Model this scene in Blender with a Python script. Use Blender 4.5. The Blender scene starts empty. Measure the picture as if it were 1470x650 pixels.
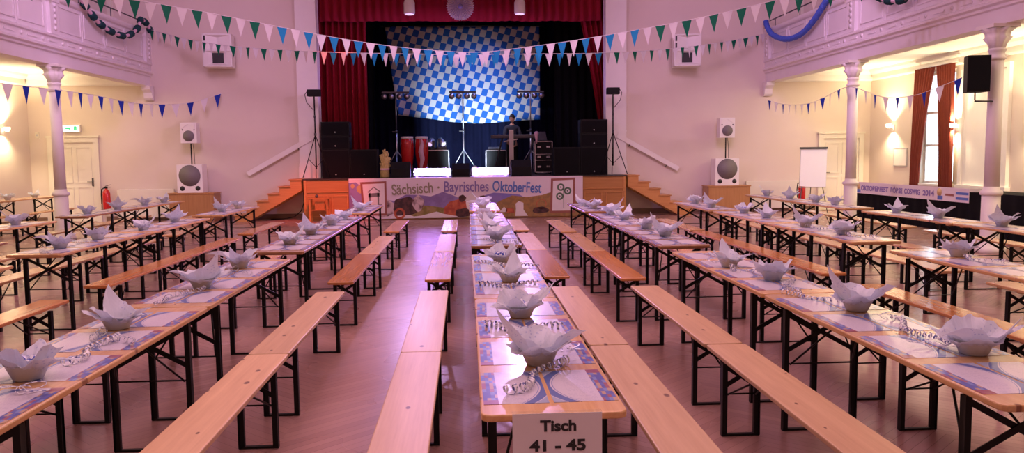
import bpy, bmesh, math, random
from mathutils import Vector, Matrix
random.seed(7)
PI = math.pi
S = bpy.context.scene
C = S.collection

# ------------------------------------------------------------------ camera
cam_d = bpy.data.cameras.new('camera')
cam = bpy.data.objects.new('camera', cam_d); C.objects.link(cam)
cam_d.sensor_fit = 'HORIZONTAL'; cam_d.sensor_width = 36.0
cam_d.lens = 1142.19 / 1470 * 36
cam_d.clip_end = 200
cam.matrix_world = Matrix.Translation((0, 0, 1.6333)) @ Matrix.Rotation(-0.05642, 4, 'Z') @ Matrix.Rotation(PI/2 - 0.08805, 4, 'X') @ Matrix.Rotation(-0.011515, 4, 'Z')
S.camera = cam

# ------------------------------------------------------------------ world, exposure
S.view_settings.view_transform = 'Standard'
S.view_settings.look = 'None'
S.view_settings.gamma = 1.0
S.view_settings.use_curve_mapping = False
S.view_settings.exposure = 0.0
W = bpy.data.worlds.new('world'); S.world = W; W.use_nodes = True
W.node_tree.nodes['Background'].inputs[0].default_value = (0.72, 0.86, 1.0, 1)
W.node_tree.nodes['Background'].inputs[1].default_value = 5.0

# ------------------------------------------------------------------ lights
def area(name, loc, size, power, col, rot=(0, 0, 0), spread=PI):
    d = bpy.data.lights.new(name, 'AREA'); d.shape = 'RECTANGLE'
    d.size, d.size_y = size; d.energy = power; d.color = col; d.spread = spread
    o = bpy.data.objects.new(name, d); C.objects.link(o); o.location = loc; o.rotation_euler = rot
    return o
def aim(o, target):
    v = Vector(target) - o.location
    o.rotation_euler = v.to_track_quat('-Z', 'Y').to_euler()
def spot(name, loc, target, power, col, size=60, blend=0.6, rad=0.15):
    d = bpy.data.lights.new(name, 'SPOT'); d.energy = power; d.color = col
    d.spot_size = math.radians(size); d.spot_blend = blend; d.shadow_soft_size = rad
    o = bpy.data.objects.new(name, d); C.objects.link(o); o.location = loc; aim(o, target)
    return o
# hall ceiling lighting (ceiling fittings above the picture) and the pink-violet party wash
area('hall_ceiling_light', (0, 10, 7.7), (9, 12), 640, (1.0, 0.56, 0.66), spread=math.radians(150))
area('hall_ceiling_light_rear', (0, 0, 7.7), (9, 7), 210, (1.0, 0.62, 0.66), spread=math.radians(150))
for q in (-1, 1):
    spot('wash_light_gallery', (-q*7.9, 9, 5.8), (q*8.6, 16.5, 4.5), 1500, (0.86, 0.50, 1.0), 70, 0.8)
    spot('wash_light_wall', (q*5.0, 12.0, 7.4), (q*8.6, 22, 4.2), 1450, (0.96, 0.56, 1.0), 62, 0.5, 1.4)
spot('wash_light_red', (-1.5, 15.5, 7.2), (-3.8, 20.9, 0.5), 3300, (1.0, 0.10, 0.05), 22, 0.9)
# light under the galleries
for s, pw in ((-1, 130), (1, 180)):
    area('gallery_ceiling_light', (s*10.0, 18.0, 3.78), (1.6, 6), pw*0.62, (1.0, 0.82, 0.52))
    area('gallery_ceiling_light', (s*10.0, 9.0, 3.78), (1.6, 7), pw*0.75, (1.0, 0.78, 0.50))
# stage lights
spot('stage_flag_light', (0.0, 22.4, 1.25), (0.1, 25.5, 2.35), 950, (0.66, 0.82, 1.0), 76, 1.0)
spot('stage_blue_light', (1.0, 23.2, 6.8), (0, 24.6, 1.1), 260, (0.25, 0.25, 1.0), 90, 0.8)
spot('stage_player_light', (-0.6, 21.6, 5.6), (1.35, 23.3, 2.55), 420, (0.75, 0.75, 1.0), 18, 0.6)

# ------------------------------------------------------------------ material helpers
class NT:
    def __init__(self, name):
        self.m = bpy.data.materials.new(name); self.m.use_nodes = True
        self.t = self.m.node_tree; self.b = self.t.nodes['Principled BSDF']
    def n(self, typ, **kw):
        x = self.t.nodes.new(typ)
        for k, v in kw.items(): setattr(x, k, v)
        return x
    def l(self, a, b): self.t.links.new(a, b)
    def val(self, sock, v):
        if hasattr(v, 'links') or isinstance(v, bpy.types.NodeSocket): self.l(v, sock)
        else: sock.default_value = v
    def math(self, op, a, b=0.0, c=0.0):
        x = self.n('ShaderNodeMath', operation=op)
        self.val(x.inputs[0], a); self.val(x.inputs[1], b); self.val(x.inputs[2], c)
        return x.outputs[0]
    def mix(self, f, a, b):
        x = self.n('ShaderNodeMix', data_type='RGBA')
        self.val(x.inputs[0], f); self.val(x.inputs[6], a); self.val(x.inputs[7], b)
        return x.outputs[2]
    def obj(self):
        return self.n('ShaderNodeTexCoord').outputs['Object']
    def geo(self):
        return self.n('ShaderNodeNewGeometry').outputs['Position']
    def sep(self, v):
        x = self.n('ShaderNodeSeparateXYZ'); self.l(v, x.inputs[0]); return x.outputs
    def comb(self, a, b, c=0.0):
        x = self.n('ShaderNodeCombineXYZ')
        for i, v in enumerate((a, b, c)): self.val(x.inputs[i], v)
        return x.outputs[0]
    def noise(self, vec, scale, detail=3.0, rough=0.5):
        x = self.n('ShaderNodeTexNoise'); self.l(vec, x.inputs['Vector'])
        x.inputs['Scale'].default_value = scale; x.inputs['Detail'].default_value = detail
        x.inputs['Roughness'].default_value = rough
        return x.outputs['Fac']
    def mapping(self, vec, scale=(1, 1, 1), loc=(0, 0, 0), rot=(0, 0, 0)):
        x = self.n('ShaderNodeMapping'); self.l(vec, x.inputs[0])
        x.inputs['Scale'].default_value = scale; x.inputs['Location'].default_value = loc; x.inputs['Rotation'].default_value = rot
        return x.outputs[0]
    def ramp(self, f, stops):
        x = self.n('ShaderNodeValToRGB'); self.l(f, x.inputs[0])
        e = x.color_ramp.elements
        while len(e) < len(stops): e.new(0.5)
        for i, (p, c) in enumerate(stops): e[i].position = p; e[i].color = c
        return x.outputs[0]
    def bump(self, h, strength=0.2, dist=0.01):
        x = self.n('ShaderNodeBump'); self.l(h, x.inputs['Height'])
        x.inputs['Strength'].default_value = strength; x.inputs['Distance'].default_value = dist
        self.l(x.outputs[0], self.b.inputs['Normal'])
    def col(self, c): self.val(self.b.inputs['Base Color'], c)
    def rough(self, v): self.val(self.b.inputs['Roughness'], v)

def rgba(c): return (c[0], c[1], c[2], 1.0)
def plain(name, c, rough=0.5, metal=0.0, var=0.06, scale=6.0, spec=0.5):
    k = NT(name); f = k.noise(k.obj(), scale, 3)
    k.col(k.mix(f, rgba([max(0, v*(1-var)) for v in c]), rgba([min(1, v*(1+var)) for v in c])))
    k.rough(rough); k.b.inputs['Metallic'].default_value = metal
    k.b.inputs['Specular IOR Level'].default_value = spec
    return k.m
def glow(name, c, strength, base=(0.9, 0.9, 0.9)):
    k = NT(name); k.col(rgba(base)); k.b.inputs['Emission Color'].default_value = rgba(c)
    k.b.inputs['Emission Strength'].default_value = strength
    return k.m
def wood(name, a, b, knot, rough=0.35, axis=1, knots=True, coat=0.0):
    k = NT(name); o = k.obj(); rnd = k.n('ShaderNodeObjectInfo').outputs['Random']
    sh = k.n('ShaderNodeVectorMath', operation='ADD'); k.l(o, sh.inputs[0])
    k.l(k.comb(k.math('MULTIPLY', rnd, 37.0), k.math('MULTIPLY', rnd, 61.0), 0.0), sh.inputs[1])
    p = sh.outputs[0]
    sc = [14, 14, 14]; sc[axis] = 0.9
    g = k.noise(k.mapping(p, tuple(sc)), 1.6, 5, 0.6)
    sc2 = [60, 60, 60]; sc2[axis] = 1.5
    g2 = k.noise(k.mapping(p, tuple(sc2)), 1.5, 2)
    base = k.ramp(k.math('ADD', k.math('MULTIPLY', g, 0.7), k.math('MULTIPLY', g2, 0.3)), [(0.32, rgba(a)), (0.68, rgba(b))])
    vary = k.n('ShaderNodeHueSaturation'); k.l(base, vary.inputs['Color'])
    k.l(k.math('MULTIPLY_ADD', rnd, 0.28, 0.86), vary.inputs['Value'])
    base = vary.outputs[0]
    if knots:
        ks = [7.0, 7.0, 0.01]; ks[axis] = 3.6
        v = k.n('ShaderNodeTexVoronoi', voronoi_dimensions='2D'); k.l(k.mapping(p, tuple(ks)), v.inputs['Vector']); v.inputs['Scale'].default_value = 1.0
        cs = k.n('ShaderNodeSeparateColor'); k.l(v.outputs['Color'], cs.inputs[0])
        rad = k.math('MULTIPLY', k.math('GREATER_THAN', cs.outputs[0], 0.68), k.math('MULTIPLY_ADD', cs.outputs[1], 0.07, 0.045))
        f = k.math('SUBTRACT', 1.0, k.math('DIVIDE', v.outputs['Distance'], k.math('MAXIMUM', rad, 0.001)))
        f = k.math('MULTIPLY', f, 2.5)
        c = k.n('ShaderNodeClamp'); k.l(f, c.inputs[0])
        base = k.mix(k.math('MULTIPLY', c.outputs[0], 0.92), base, rgba(knot))
    k.col(base); k.rough(rough); k.bump(g2, 0.08, 0.002)
    k.b.inputs['Coat Weight'].default_value = coat; k.b.inputs['Coat Roughness'].default_value = 0.12
    return k.m

M = {}
M['wall'] = plain('wall_paint', (0.74, 0.64, 0.56), 0.8, var=0.05, scale=1.3)
M['white_paint'] = plain('white_paint', (0.86, 0.82, 0.78), 0.5, var=0.03)
M['door'] = plain('door_paint', (0.80, 0.76, 0.64), 0.45, var=0.03)
M['ceiling'] = plain('ceiling_paint', (0.85, 0.82, 0.76), 0.8)
M['gallery'] = plain('gallery_paint', (0.80, 0.74, 0.76), 0.5, var=0.05, scale=3)
M['skirting'] = plain('skirting_brown', (0.20, 0.12, 0.08), 0.5)
M['pine'] = wood('pale_pine', (0.58, 0.36, 0.20), (0.72, 0.48, 0.28), (0.13, 0.05, 0.03), 0.38)
M['orange'] = wood('orange_pine', (0.50, 0.19, 0.055), (0.66, 0.30, 0.10), (0.20, 0.07, 0.03), 0.24, knots=False, coat=0.4)
M['table'] = wood('varnished_pine', (0.60, 0.33, 0.13), (0.76, 0.47, 0.22), (0.25, 0.10, 0.05), 0.26, coat=0.4)
M['brown'] = wood('brown_pine', (0.30, 0.14, 0.06), (0.42, 0.22, 0.10), (0.15, 0.06, 0.03), 0.26, coat=0.4)
M['steel'] = plain('dark_green_steel', (0.006, 0.008, 0.007), 0.45, 0.0, spec=0.25)
M['black'] = plain('black_case', (0.006, 0.006, 0.007), 0.6, spec=0.25)
M['blackcloth'] = plain('black_cloth', (0.010, 0.010, 0.012), 0.95, spec=0.1)
M['metal'] = plain('brushed_metal', (0.62, 0.62, 0.65), 0.3, 0.9)
M['darkmetal'] = plain('dark_metal', (0.10, 0.10, 0.11), 0.4, 0.7)
M['cabinet'] = wood('cabinet_veneer', (0.42, 0.20, 0.07), (0.54, 0.28, 0.11), (0, 0, 0), 0.4, axis=2, knots=False)
M['stagewood'] = wood('stage_panel_wood', (0.50, 0.22, 0.07), (0.62, 0.31, 0.11), (0, 0, 0), 0.4, axis=0, knots=False)
M['spk_white'] = plain('white_speaker_case', (0.86, 0.83, 0.80), 0.5)
M['grille'] = plain('grey_grille', (0.19, 0.17, 0.17), 0.6, scale=120, var=0.3)
M['red'] = plain('red_enamel', (0.55, 0.02, 0.02), 0.25)
M['paper'] = plain('white_paper', (0.86, 0.84, 0.84), 0.6, var=0.02)
M['ink'] = plain('black_ink', (0.02, 0.02, 0.02), 0.6)
M['curtain'] = plain('rust_curtain', (0.19, 0.026, 0.012), 0.85, var=0.15, scale=12)
M['stagered'] = plain('crimson_velvet', (0.20, 0.003, 0.010), 0.85, var=0.12, scale=5, spec=0.2)
M['navy'] = plain('navy_backcloth', (0.012, 0.014, 0.05), 0.9, var=0.2, spec=0.1)
M['silver'] = plain('silver_edge', (0.7, 0.7, 0.74), 0.25, 0.8)
M['skin'] = plain('skin', (0.62, 0.36, 0.26), 0.5)
M['hair'] = plain('dark_hair', (0.02, 0.014, 0.010), 0.6)
M['shirt'] = plain('dark_shirt', (0.03, 0.035, 0.06), 0.8)
def thin(mat, f=.4):
    t = mat.node_tree; b = t.nodes['Principled BSDF']; out = [x for x in t.nodes if x.type == 'OUTPUT_MATERIAL'][0]
    tr = t.nodes.new('ShaderNodeBsdfTranslucent'); mx = t.nodes.new('ShaderNodeMixShader'); mx.inputs[0].default_value = f
    t.links.new(b.inputs['Base Color'].links[0].from_socket, tr.inputs[0])
    t.links.new(b.outputs[0], mx.inputs[1]); t.links.new(tr.outputs[0], mx.inputs[2]); t.links.new(mx.outputs[0], out.inputs[0])
M['blueflag'] = plain('blue_pennant', (0.01, 0.36, 0.70), 0.7)
M['navyflag'] = plain('royal_blue_pennant', (0.02, 0.06, 0.55), 0.7)
M['greenflag'] = plain('green_pennant', (0.0, 0.22, 0.12), 0.7)
M['whiteflag'] = plain('white_pennant', (0.90, 0.86, 0.90), 0.7, var=0.02)
for q in ('blueflag','navyflag','greenflag','whiteflag'): thin(M[q])
M['tealdark'] = plain('dark_teal_paper', (0.005, 0.05, 0.06), 0.8)
M['pinkpaper'] = plain('pale_pink_paper', (0.75, 0.50, 0.62), 0.8)
M['blueroll'] = plain('blue_tissue_paper', (0.07, 0.14, 0.62), 0.7, var=0.35, scale=60)
M['hay'] = plain('straw', (0.62, 0.48, 0.20), 0.8, var=0.4, scale=40)
M['led'] = glow('violet_led', (0.40, 0.18, 1.0), 38.0)
M['lampglow'] = glow('warm_lamp_glass', (1.0, 0.80, 0.50), 7.0)
M['exitglow'] = glow('exit_sign_light', (0.75, 1.0, 0.80), 1.6)
M['spotglow'] = glow('lilac_lamp_glass', (0.80, 0.55, 1.0), 1.1)
M['glass'] = None
k = NT('window_glass'); k.b.inputs['Transmission Weight'].default_value = 1.0; k.rough(0.02); k.col((0.95, 0.98, 1, 1)); k.b.inputs['IOR'].default_value = 1.05; M['glass'] = k.m
k = NT('bowl_frosted'); k.col((0.80, 0.86, 0.84, 1)); k.rough(0.25); k.b.inputs['Transmission Weight'].default_value = 0.25; M['bowl'] = k.m

# napkin: white paper printed with faint blue marks
k = NT('printed_napkin'); o = k.obj()
v = k.n('ShaderNodeTexVoronoi'); k.l(o, v.inputs['Vector']); v.inputs['Scale'].default_value = 60
f = k.math('LESS_THAN', v.outputs['Distance'], 0.28)
n2 = k.noise(o, 9, 2)
f = k.math('MULTIPLY', f, k.math('GREATER_THAN', n2, 0.52))
k.col(k.mix(k.math('MULTIPLY', f, 0.55), (0.84, 0.87, 0.93, 1), (0.16, 0.22, 0.55, 1)))
k.rough(0.6); M['napkin'] = k.m
tr = k.n('ShaderNodeBsdfTranslucent'); tr.inputs[0].default_value = (0.86, 0.90, 0.97, 1)
mx = k.n('ShaderNodeMixShader'); mx.inputs[0].default_value = 0.42
k.l(k.b.outputs[0], mx.inputs[1]); k.l(tr.outputs[0], mx.inputs[2])
k.l(mx.outputs[0], [x for x in k.t.nodes if x.type == 'OUTPUT_MATERIAL'][0].inputs[0])
# blue check packets
k = NT('blue_lozenge_packet'); o = k.sep(k.mapping(k.obj(), (1, 1, 1), rot=(0.3, 0.2, 0.78)))
a = k.math('FLOOR', k.math('MULTIPLY', o[0], 70)); b = k.math('FLOOR', k.math('MULTIPLY', o[1], 70))
f = k.math('PINGPONG', k.math('ADD', a, b), 1.0)
k.col(k.mix(f, (0.75, 0.77, 0.85, 1), (0.04, 0.07, 0.42, 1))); k.rough(0.4); M['packet'] = k.m
# streamer: silver-white with small blue blocks
k = NT('streamer_paper'); n1 = k.noise(k.obj(), 70, 1)
k.col(k.mix(k.math('GREATER_THAN', n1, 0.55), (0.78, 0.78, 0.80, 1), (0.10, 0.12, 0.34, 1))); k.rough(0.35); M['streamer'] = k.m
# placemat
k = NT('placemat_print'); o = k.sep(k.obj())
u = k.math('ADD', k.math('DIVIDE', o[0], 0.23), 0.5); vv = k.math('ADD', k.math('DIVIDE', o[1], 0.41), 0.5)
cell = k.comb(k.math('FLOOR', k.math('MULTIPLY', u, 16)), k.math('FLOOR', k.math('MULTIPLY', vv, 11)), 0)
wn = k.n('ShaderNodeTexWhiteNoise'); k.l(cell, wn.inputs['Vector'])
pic = k.ramp(wn.outputs['Value'], [(0.0, (0.07, 0.09, 0.42, 1)), (0.45, (0.10, 0.14, 0.50, 1)), (0.62, (0.55, 0.36, 0.22, 1)), (0.74, (0.36, 0.09, 0.12, 1)), (0.86, (0.20, 0.28, 0.60, 1))])
for e in [x for x in k.t.nodes if x.type == 'VALTORGB']: e.color_ramp.interpolation = 'CONSTANT'
pic = k.mix(k.math('LESS_THAN', vv, 0.12), pic, (0.30, 0.05, 0.10, 1))
lines = k.math('GREATER_THAN', k.math('FRACT', k.math('MULTIPLY', vv, 26)), 0.55)
tx = k.math('MULTIPLY', lines, k.math('GREATER_THAN', k.noise(k.comb(k.math('MULTIPLY', u, 24), k.math('FLOOR', k.math('MULTIPLY', vv, 26)), 0), 1.0, 1), 0.48))
tx = k.math('MULTIPLY', tx, k.math('GREATER_THAN', u, 0.30)); tx = k.math('MULTIPLY', tx, k.math('LESS_THAN', u, 0.72))
body = k.mix(k.math('MULTIPLY', tx, 0.22), (0.70, 0.66, 0.76, 1), (0.25, 0.25, 0.45, 1))
dd = k.math('SUBTRACT', u, k.math('SUBTRACT', 0.95, k.math('MULTIPLY', k.math('POWER', k.math('ABSOLUTE', k.math('SUBTRACT', vv, 0.5)), 2.0), 1.35)))
body = k.mix(k.math('MULTIPLY', k.math('GREATER_THAN', dd, 0.0), k.math('LESS_THAN', dd, 0.16)), body, (0.09, 0.15, 0.46, 1))
body = k.mix(k.math('GREATER_THAN', dd, 0.18), body, (0.40, 0.46, 0.66, 1))
body = k.mix(k.math('LESS_THAN', k.math('ABSOLUTE', k.math('ADD', dd, 0.035)), 0.008), body, (0.22, 0.27, 0.55, 1))
k.col(k.mix(k.math('LESS_THAN', u, 0.23), body, pic)); k.rough(0.30)
k.b.inputs['Coat Weight'].default_value = 0.5; k.b.inputs['Coat Roughness'].default_value = 0.15
k.bump(k.noise(k.obj(), 9, 2), 0.25, 0.01); M['mat'] = k.m
# chevron parquet floor
k = NT('chevron_parquet'); o = k.sep(k.geo())
cw = 0.55
cx = k.math('DIVIDE', o[0], cw); ci = k.math('FLOOR', cx)
tri = k.math('ABSOLUTE', k.math('SUBTRACT', k.math('FRACT', k.math('MULTIPLY', cx, 0.5)), 0.5))
py = k.math('DIVIDE', k.math('ADD', o[1], k.math('MULTIPLY', tri, cw*2*0.9)), 0.085)
pi_ = k.math('FLOOR', py)
wn = k.n('ShaderNodeTexWhiteNoise'); k.l(k.comb(ci, pi_, 0), wn.inputs['Vector'])
base = k.ramp(wn.outputs['Value'], [(0.0, (0.33, 0.185, 0.165, 1)), (1.0, (0.42, 0.245, 0.215, 1))])
big = k.noise(k.geo(), 0.8, 3)
base = k.mix(k.math('MULTIPLY', big, 0.5), base, (0.42, 0.26, 0.23, 1))
seam = k.math('LESS_THAN', k.math('FRACT', py), 0.05)
base = k.mix(k.math('MULTIPLY', seam, 0.5), base, (0.08, 0.05, 0.03, 1))
k.col(base); k.rough(k.math('MULTIPLY_ADD', big, 0.15, 0.20)); M['floor'] = k.m
# lozenge flag
k = NT('blue_white_lozenge_cloth'); o = k.sep(k.obj())
a = k.math('FLOOR', k.math('DIVIDE', k.math('ADD', o[0], k.math('MULTIPLY', o[2], -0.30)), 0.192))
b = k.math('FLOOR', k.math('DIVIDE', k.math('ADD', o[2], k.math('MULTIPLY', o[0], 0.22)), 0.23))
f = k.math('PINGPONG', k.math('ADD', a, b), 1.0)
k.col(k.mix(f, (0.78, 0.78, 0.76, 1), (0.02, 0.16, 0.62, 1))); k.rough(0.8); M['lozenge'] = k.m

# ------------------------------------------------------------------ mesh builder
class MB:
    def __init__(s): s.v = []; s.f = []; s.sm = []
    def add(s, vs, fs, smooth=False):
        o = len(s.v); s.v += [tuple(p) for p in vs]; s.f += [tuple(i+o for i in f) for f in fs]; s.sm += [smooth]*len(fs); return s
    def box(s, x0, x1, y0, y1, z0, z1):
        return s.add([(x0,y0,z0),(x1,y0,z0),(x1,y1,z0),(x0,y1,z0),(x0,y0,z1),(x1,y0,z1),(x1,y1,z1),(x0,y1,z1)],
                     [(0,3,2,1),(4,5,6,7),(0,1,5,4),(1,2,6,5),(2,3,7,6),(3,0,4,7)])
    def bar(s, p, q, w, h, up=(0,0,1)):
        p, q = Vector(p), Vector(q); d = (q-p).normalized(); u = Vector(up)
        if abs(d.dot(u)) > 0.98: u = Vector((0,1,0)) if abs(d.y) < 0.9 else Vector((1,0,0))
        r = d.cross(u).normalized(); u = r.cross(d).normalized()
        vs = []
        for c in (p, q):
            for a, b in ((-1,-1),(1,-1),(1,1),(-1,1)): vs.append(c + r*a*w/2 + u*b*h/2)
        return s.add(vs, [(0,3,2,1),(4,5,6,7),(0,1,5,4),(1,2,6,5),(2,3,7,6),(3,0,4,7)])
    def tube(s, pts, r, n=8, caps=True):
        pts = [Vector(p) for p in pts]; rs = r if isinstance(r, (list, tuple)) else [r]*len(pts)
        vs = []; prev = None
        for i, p in enumerate(pts):
            d = (pts[min(i+1, len(pts)-1)] - pts[max(i-1, 0)])
            d = d.normalized() if d.length > 1e-9 else Vector((0,0,1))
            u = prev if prev else (Vector((0,0,1)) if abs(d.z) < 0.9 else Vector((1,0,0)))
            u = (u - d*u.dot(d)); u = u.normalized() if u.length > 1e-6 else Vector((0,1,0)); prev = u
            w = d.cross(u)
            for j in range(n):
                a = 2*PI*j/n; vs.append(p + (u*math.cos(a) + w*math.sin(a))*rs[i])
        fs = [(i*n+j, i*n+(j+1)%n, (i+1)*n+(j+1)%n, (i+1)*n+j) for i in range(len(pts)-1) for j in range(n)]
        if caps: fs += [tuple(range(n-1,-1,-1)), tuple((len(pts)-1)*n+j for j in range(n))]
        return s.add(vs, fs, True)
    def lathe(s, prof, n=24, c=(0,0,0), axis='z', flute=None):
        vs = []
        for r, h in prof:
            for j in range(n):
                a = 2*PI*j/n; rr = r*(flute(a, h) if flute else 1)
                if axis == 'z': vs.append((c[0]+rr*math.cos(a), c[1]+rr*math.sin(a), c[2]+h))
                elif axis == 'y': vs.append((c[0]+rr*math.cos(a), c[1]+h, c[2]-rr*math.sin(a)))
                else: vs.append((c[0]+h, c[1]+rr*math.cos(a), c[2]+rr*math.sin(a)))
        m = len(prof)
        fs = [(i*n+j, i*n+(j+1)%n, (i+1)*n+(j+1)%n, (i+1)*n+j) for i in range(m-1) for j in range(n)]
        fs += [tuple(range(n-1,-1,-1)), tuple((m-1)*n+j for j in range(n))]
        return s.add(vs, fs, True)
    def prism(s, poly, depth, plane='xz', at=0.0):
        # polygon in a plane, extruded along the third axis from `at` by `depth`
        n = len(poly); vs = []
        for k_ in (0, 1):
            t = at + depth*k_
            for a, b in poly: vs.append({'xz': (a, t, b), 'yz': (t, a, b), 'xy': (a, b, t)}[plane])
        return s.add(vs, [tuple(range(n)), tuple(range(2*n-1, n-1, -1))] + [(i, i+n, (i+1)%n+n, (i+1)%n) for i in range(n)])
    def build(s, name, mat, parent=None, loc=(0,0,0), rot=None, bevel=0.0, normals=True):
        me = bpy.data.meshes.new(name); me.from_pydata(s.v, [], s.f)
        me.polygons.foreach_set('use_smooth', s.sm); me.validate()
        if normals:
            bm = bmesh.new(); bm.from_mesh(me); bmesh.ops.recalc_face_normals(bm, faces=bm.faces)
            if bevel > 0: bmesh.ops.bevel(bm, geom=bm.edges[:], offset=bevel, segments=2, affect='EDGES', profile=0.6)
            bm.to_mesh(me); bm.free()
        me.materials.append(mat)
        o = bpy.data.objects.new(name, me); C.objects.link(o); o.location = loc
        if rot: o.rotation_euler = rot
        if parent: o.parent = parent
        return o

def tag(o, label=None, cat=None, group=None, kind=None):
    if label: o['label'] = label
    if cat: o['category'] = cat
    if group: o['group'] = group
    if kind: o['kind'] = kind
    return o
def thing(name, label, cat, loc=(0,0,0), rz=0.0, group=None):
    o = bpy.data.objects.new(name, None); C.objects.link(o); o.location = loc; o.rotation_euler = (0,0,rz)
    o.empty_display_size = 0.1
    return tag(o, label, cat, group)
def dup(root, loc, rz=0.0, label=None, group=None):
    r = root.copy(); C.objects.link(r); r.location = loc; r.rotation_euler = (0,0,rz)
    if label: r['label'] = label
    if group: r['group'] = group
    for ch in root.children:
        c = ch.copy(); C.objects.link(c); c.parent = r
        for g in ch.children:
            d = g.copy(); C.objects.link(d); d.parent = c
    return r
def struct(mb, name, mat, bevel=0.0):
    return tag(mb.build(name, mat, bevel=bevel), kind='structure')
def text(name, s, mat, size, loc, rot, parent=None, sx=1.0, depth=0.001, bold=0.0, width=None):
    cu = bpy.data.curves.new(name, 'FONT'); cu.body = s; cu.size = size; cu.extrude = depth; cu.offset = bold
    cu.align_x = 'CENTER'; cu.align_y = 'CENTER'
    t = bpy.data.objects.new(name, cu); C.objects.link(t)
    bpy.context.view_layer.update()
    me = bpy.data.meshes.new_from_object(t.evaluated_get(bpy.context.evaluated_depsgraph_get()))
    xs = [v.co.x for v in me.vertices]
    if width: sx = width/(max(xs)-min(xs))
    for v in me.vertices: v.co.x *= sx
    bpy.data.objects.remove(t); me.materials.clear(); me.materials.append(mat)
    o = bpy.data.objects.new(name, me); C.objects.link(o); o.location = loc; o.rotation_euler = rot
    if parent: o.parent = parent
    return o

# ================================================================== ROOM SHELL
WX0, WX1, WY = -11.6, 11.4, 22.0
YB = -5.0
struct(MB().box(WX0-.3, WX1+.3, YB-.3, WY+.3, -0.2, 0.0), 'floor', M['floor'])
struct(MB().box(WX0-.3, WX1+.3, YB-.3, WY+.3, 8.0, 8.2), 'ceiling', M['ceiling'])
struct(MB().box(WX0-.3, WX0, YB, WY, 0, 8.0), 'wall_left', M['wall'])
# right wall with the opening of the curtained window
w0, w1, wz0, wz1 = 18.10, 19.45, 0.85, 3.55
struct(MB().box(WX1, WX1+.3, YB, w0, 0, 8).box(WX1, WX1+.3, w1, WY, 0, 8).box(WX1, WX1+.3, w0, w1, 0, wz0).box(WX1, WX1+.3, w0, w1, wz1, 8), 'wall_right', M['wall'])
struct(MB().box(WX0-.3, WX1+.3, YB-.3, YB, 0, 8.0), 'wall_back', M['wall'])
# front wall around the stage opening
struct(MB().box(WX0-.3, -3.95, WY, WY+.3, 0, 8.0).box(3.86, WX1+.3, WY, WY+.3, 0, 8.0).box(-3.95, 3.86, WY, WY+.3, 7.2, 8.0).box(-3.95, 3.86, WY+.25, WY+.3, -.1, 1.0), 'wall_front', M['wall'])
# white pilasters of the proscenium
for i, (a, b) in enumerate(((-4.50, -3.95), (3.86, 4.43))):
    mb = MB().box(a-.02, b+.02, 21.87, 21.999, 1.105, 1.42).box(a-.01, b+.01, 21.885, 21.999, 1.42, 1.50)
    mb.box(a, b, 21.90, 21.999, 1.50, 2.28).box(a-.01, b+.01, 21.89, 21.999, 2.28, 2.31).box(a, b, 21.90, 21.999, 2.31, 7.9)
    struct(mb, 'trim_%d' % (i+1), M['white_paint'])
# stage house
struct(MB().box(-6.2, -6.0, 22.3, 27.6, 1.0, 7.4), 'wall_stage_left', M['blackcloth'])
struct(MB().box(6.0, 6.2, 22.3, 27.6, 1.0, 7.4), 'wall_stage_right', M['blackcloth'])
struct(MB().box(-6.2, 6.2, 27.4, 27.6, 1.0, 7.4), 'wall_stage_back', M['blackcloth'])
struct(MB().box(-6.2, 6.2, 22.3, 27.6, 7.2, 7.4), 'ceiling_stage', M['blackcloth'])
k = NT('stage_floor_dark'); k.col((0.05, 0.035, 0.03, 1)); k.rough(0.35); M['stagefloor'] = k.m
struct(MB().box(-6.2, 6.2, 22.3, 27.6, 1.0, 1.10).box(-3.95, 3.86, 21.98, 22.3, 1.0, 1.10), 'floor_stage', M['stagefloor'])
# baseboards
struct(MB().box(WX0, -11.25, 21.97, 22.0, 0, 0.14).box(-9.7, -4.26, 21.97, 22.0, 0, 0.14), 'baseboard_front_left', M['skirting'])
struct(MB().box(4.26, 9.85, 21.97, 22.0, 0, 0.14).box(11.25, WX1, 21.97, 22.0, 0, 0.14), 'baseboard_front_right', M['skirting'])
struct(MB().box(WX0, WX0+.03, YB, 21.97, 0, 0.14), 'baseboard_left', M['skirting'])
struct(MB().box(WX1-.03, WX1, YB, 21.97, 0, 0.14), 'baseboard_right', M['skirting'])
# crown mouldings under the galleries
def crown_front(x0, x1):
    return MB().prism([(22.0,3.62),(21.95,3.62),(21.93,3.66),(21.93,3.78),(21.86,3.86),(21.84,3.92),(22.0,3.92)], x1-x0, 'yz', x0)
struct(crown_front(WX0, -8.6), 'trim_3', M['white_paint'])
struct(crown_front(8.6, WX1), 'trim_4', M['white_paint'])
def crown_side(x, s):
    return MB().prism([(x,3.62),(x-s*.05,3.62),(x-s*.07,3.66),(x-s*.07,3.78),(x-s*.14,3.86),(x-s*.16,3.92),(x,3.92)], WY-.16-YB, 'xz', YB)
struct(crown_side(WX0, -1), 'trim_5', M['white_paint'])
struct(crown_side(WX1, 1), 'trim_6', M['white_paint'])
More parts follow.
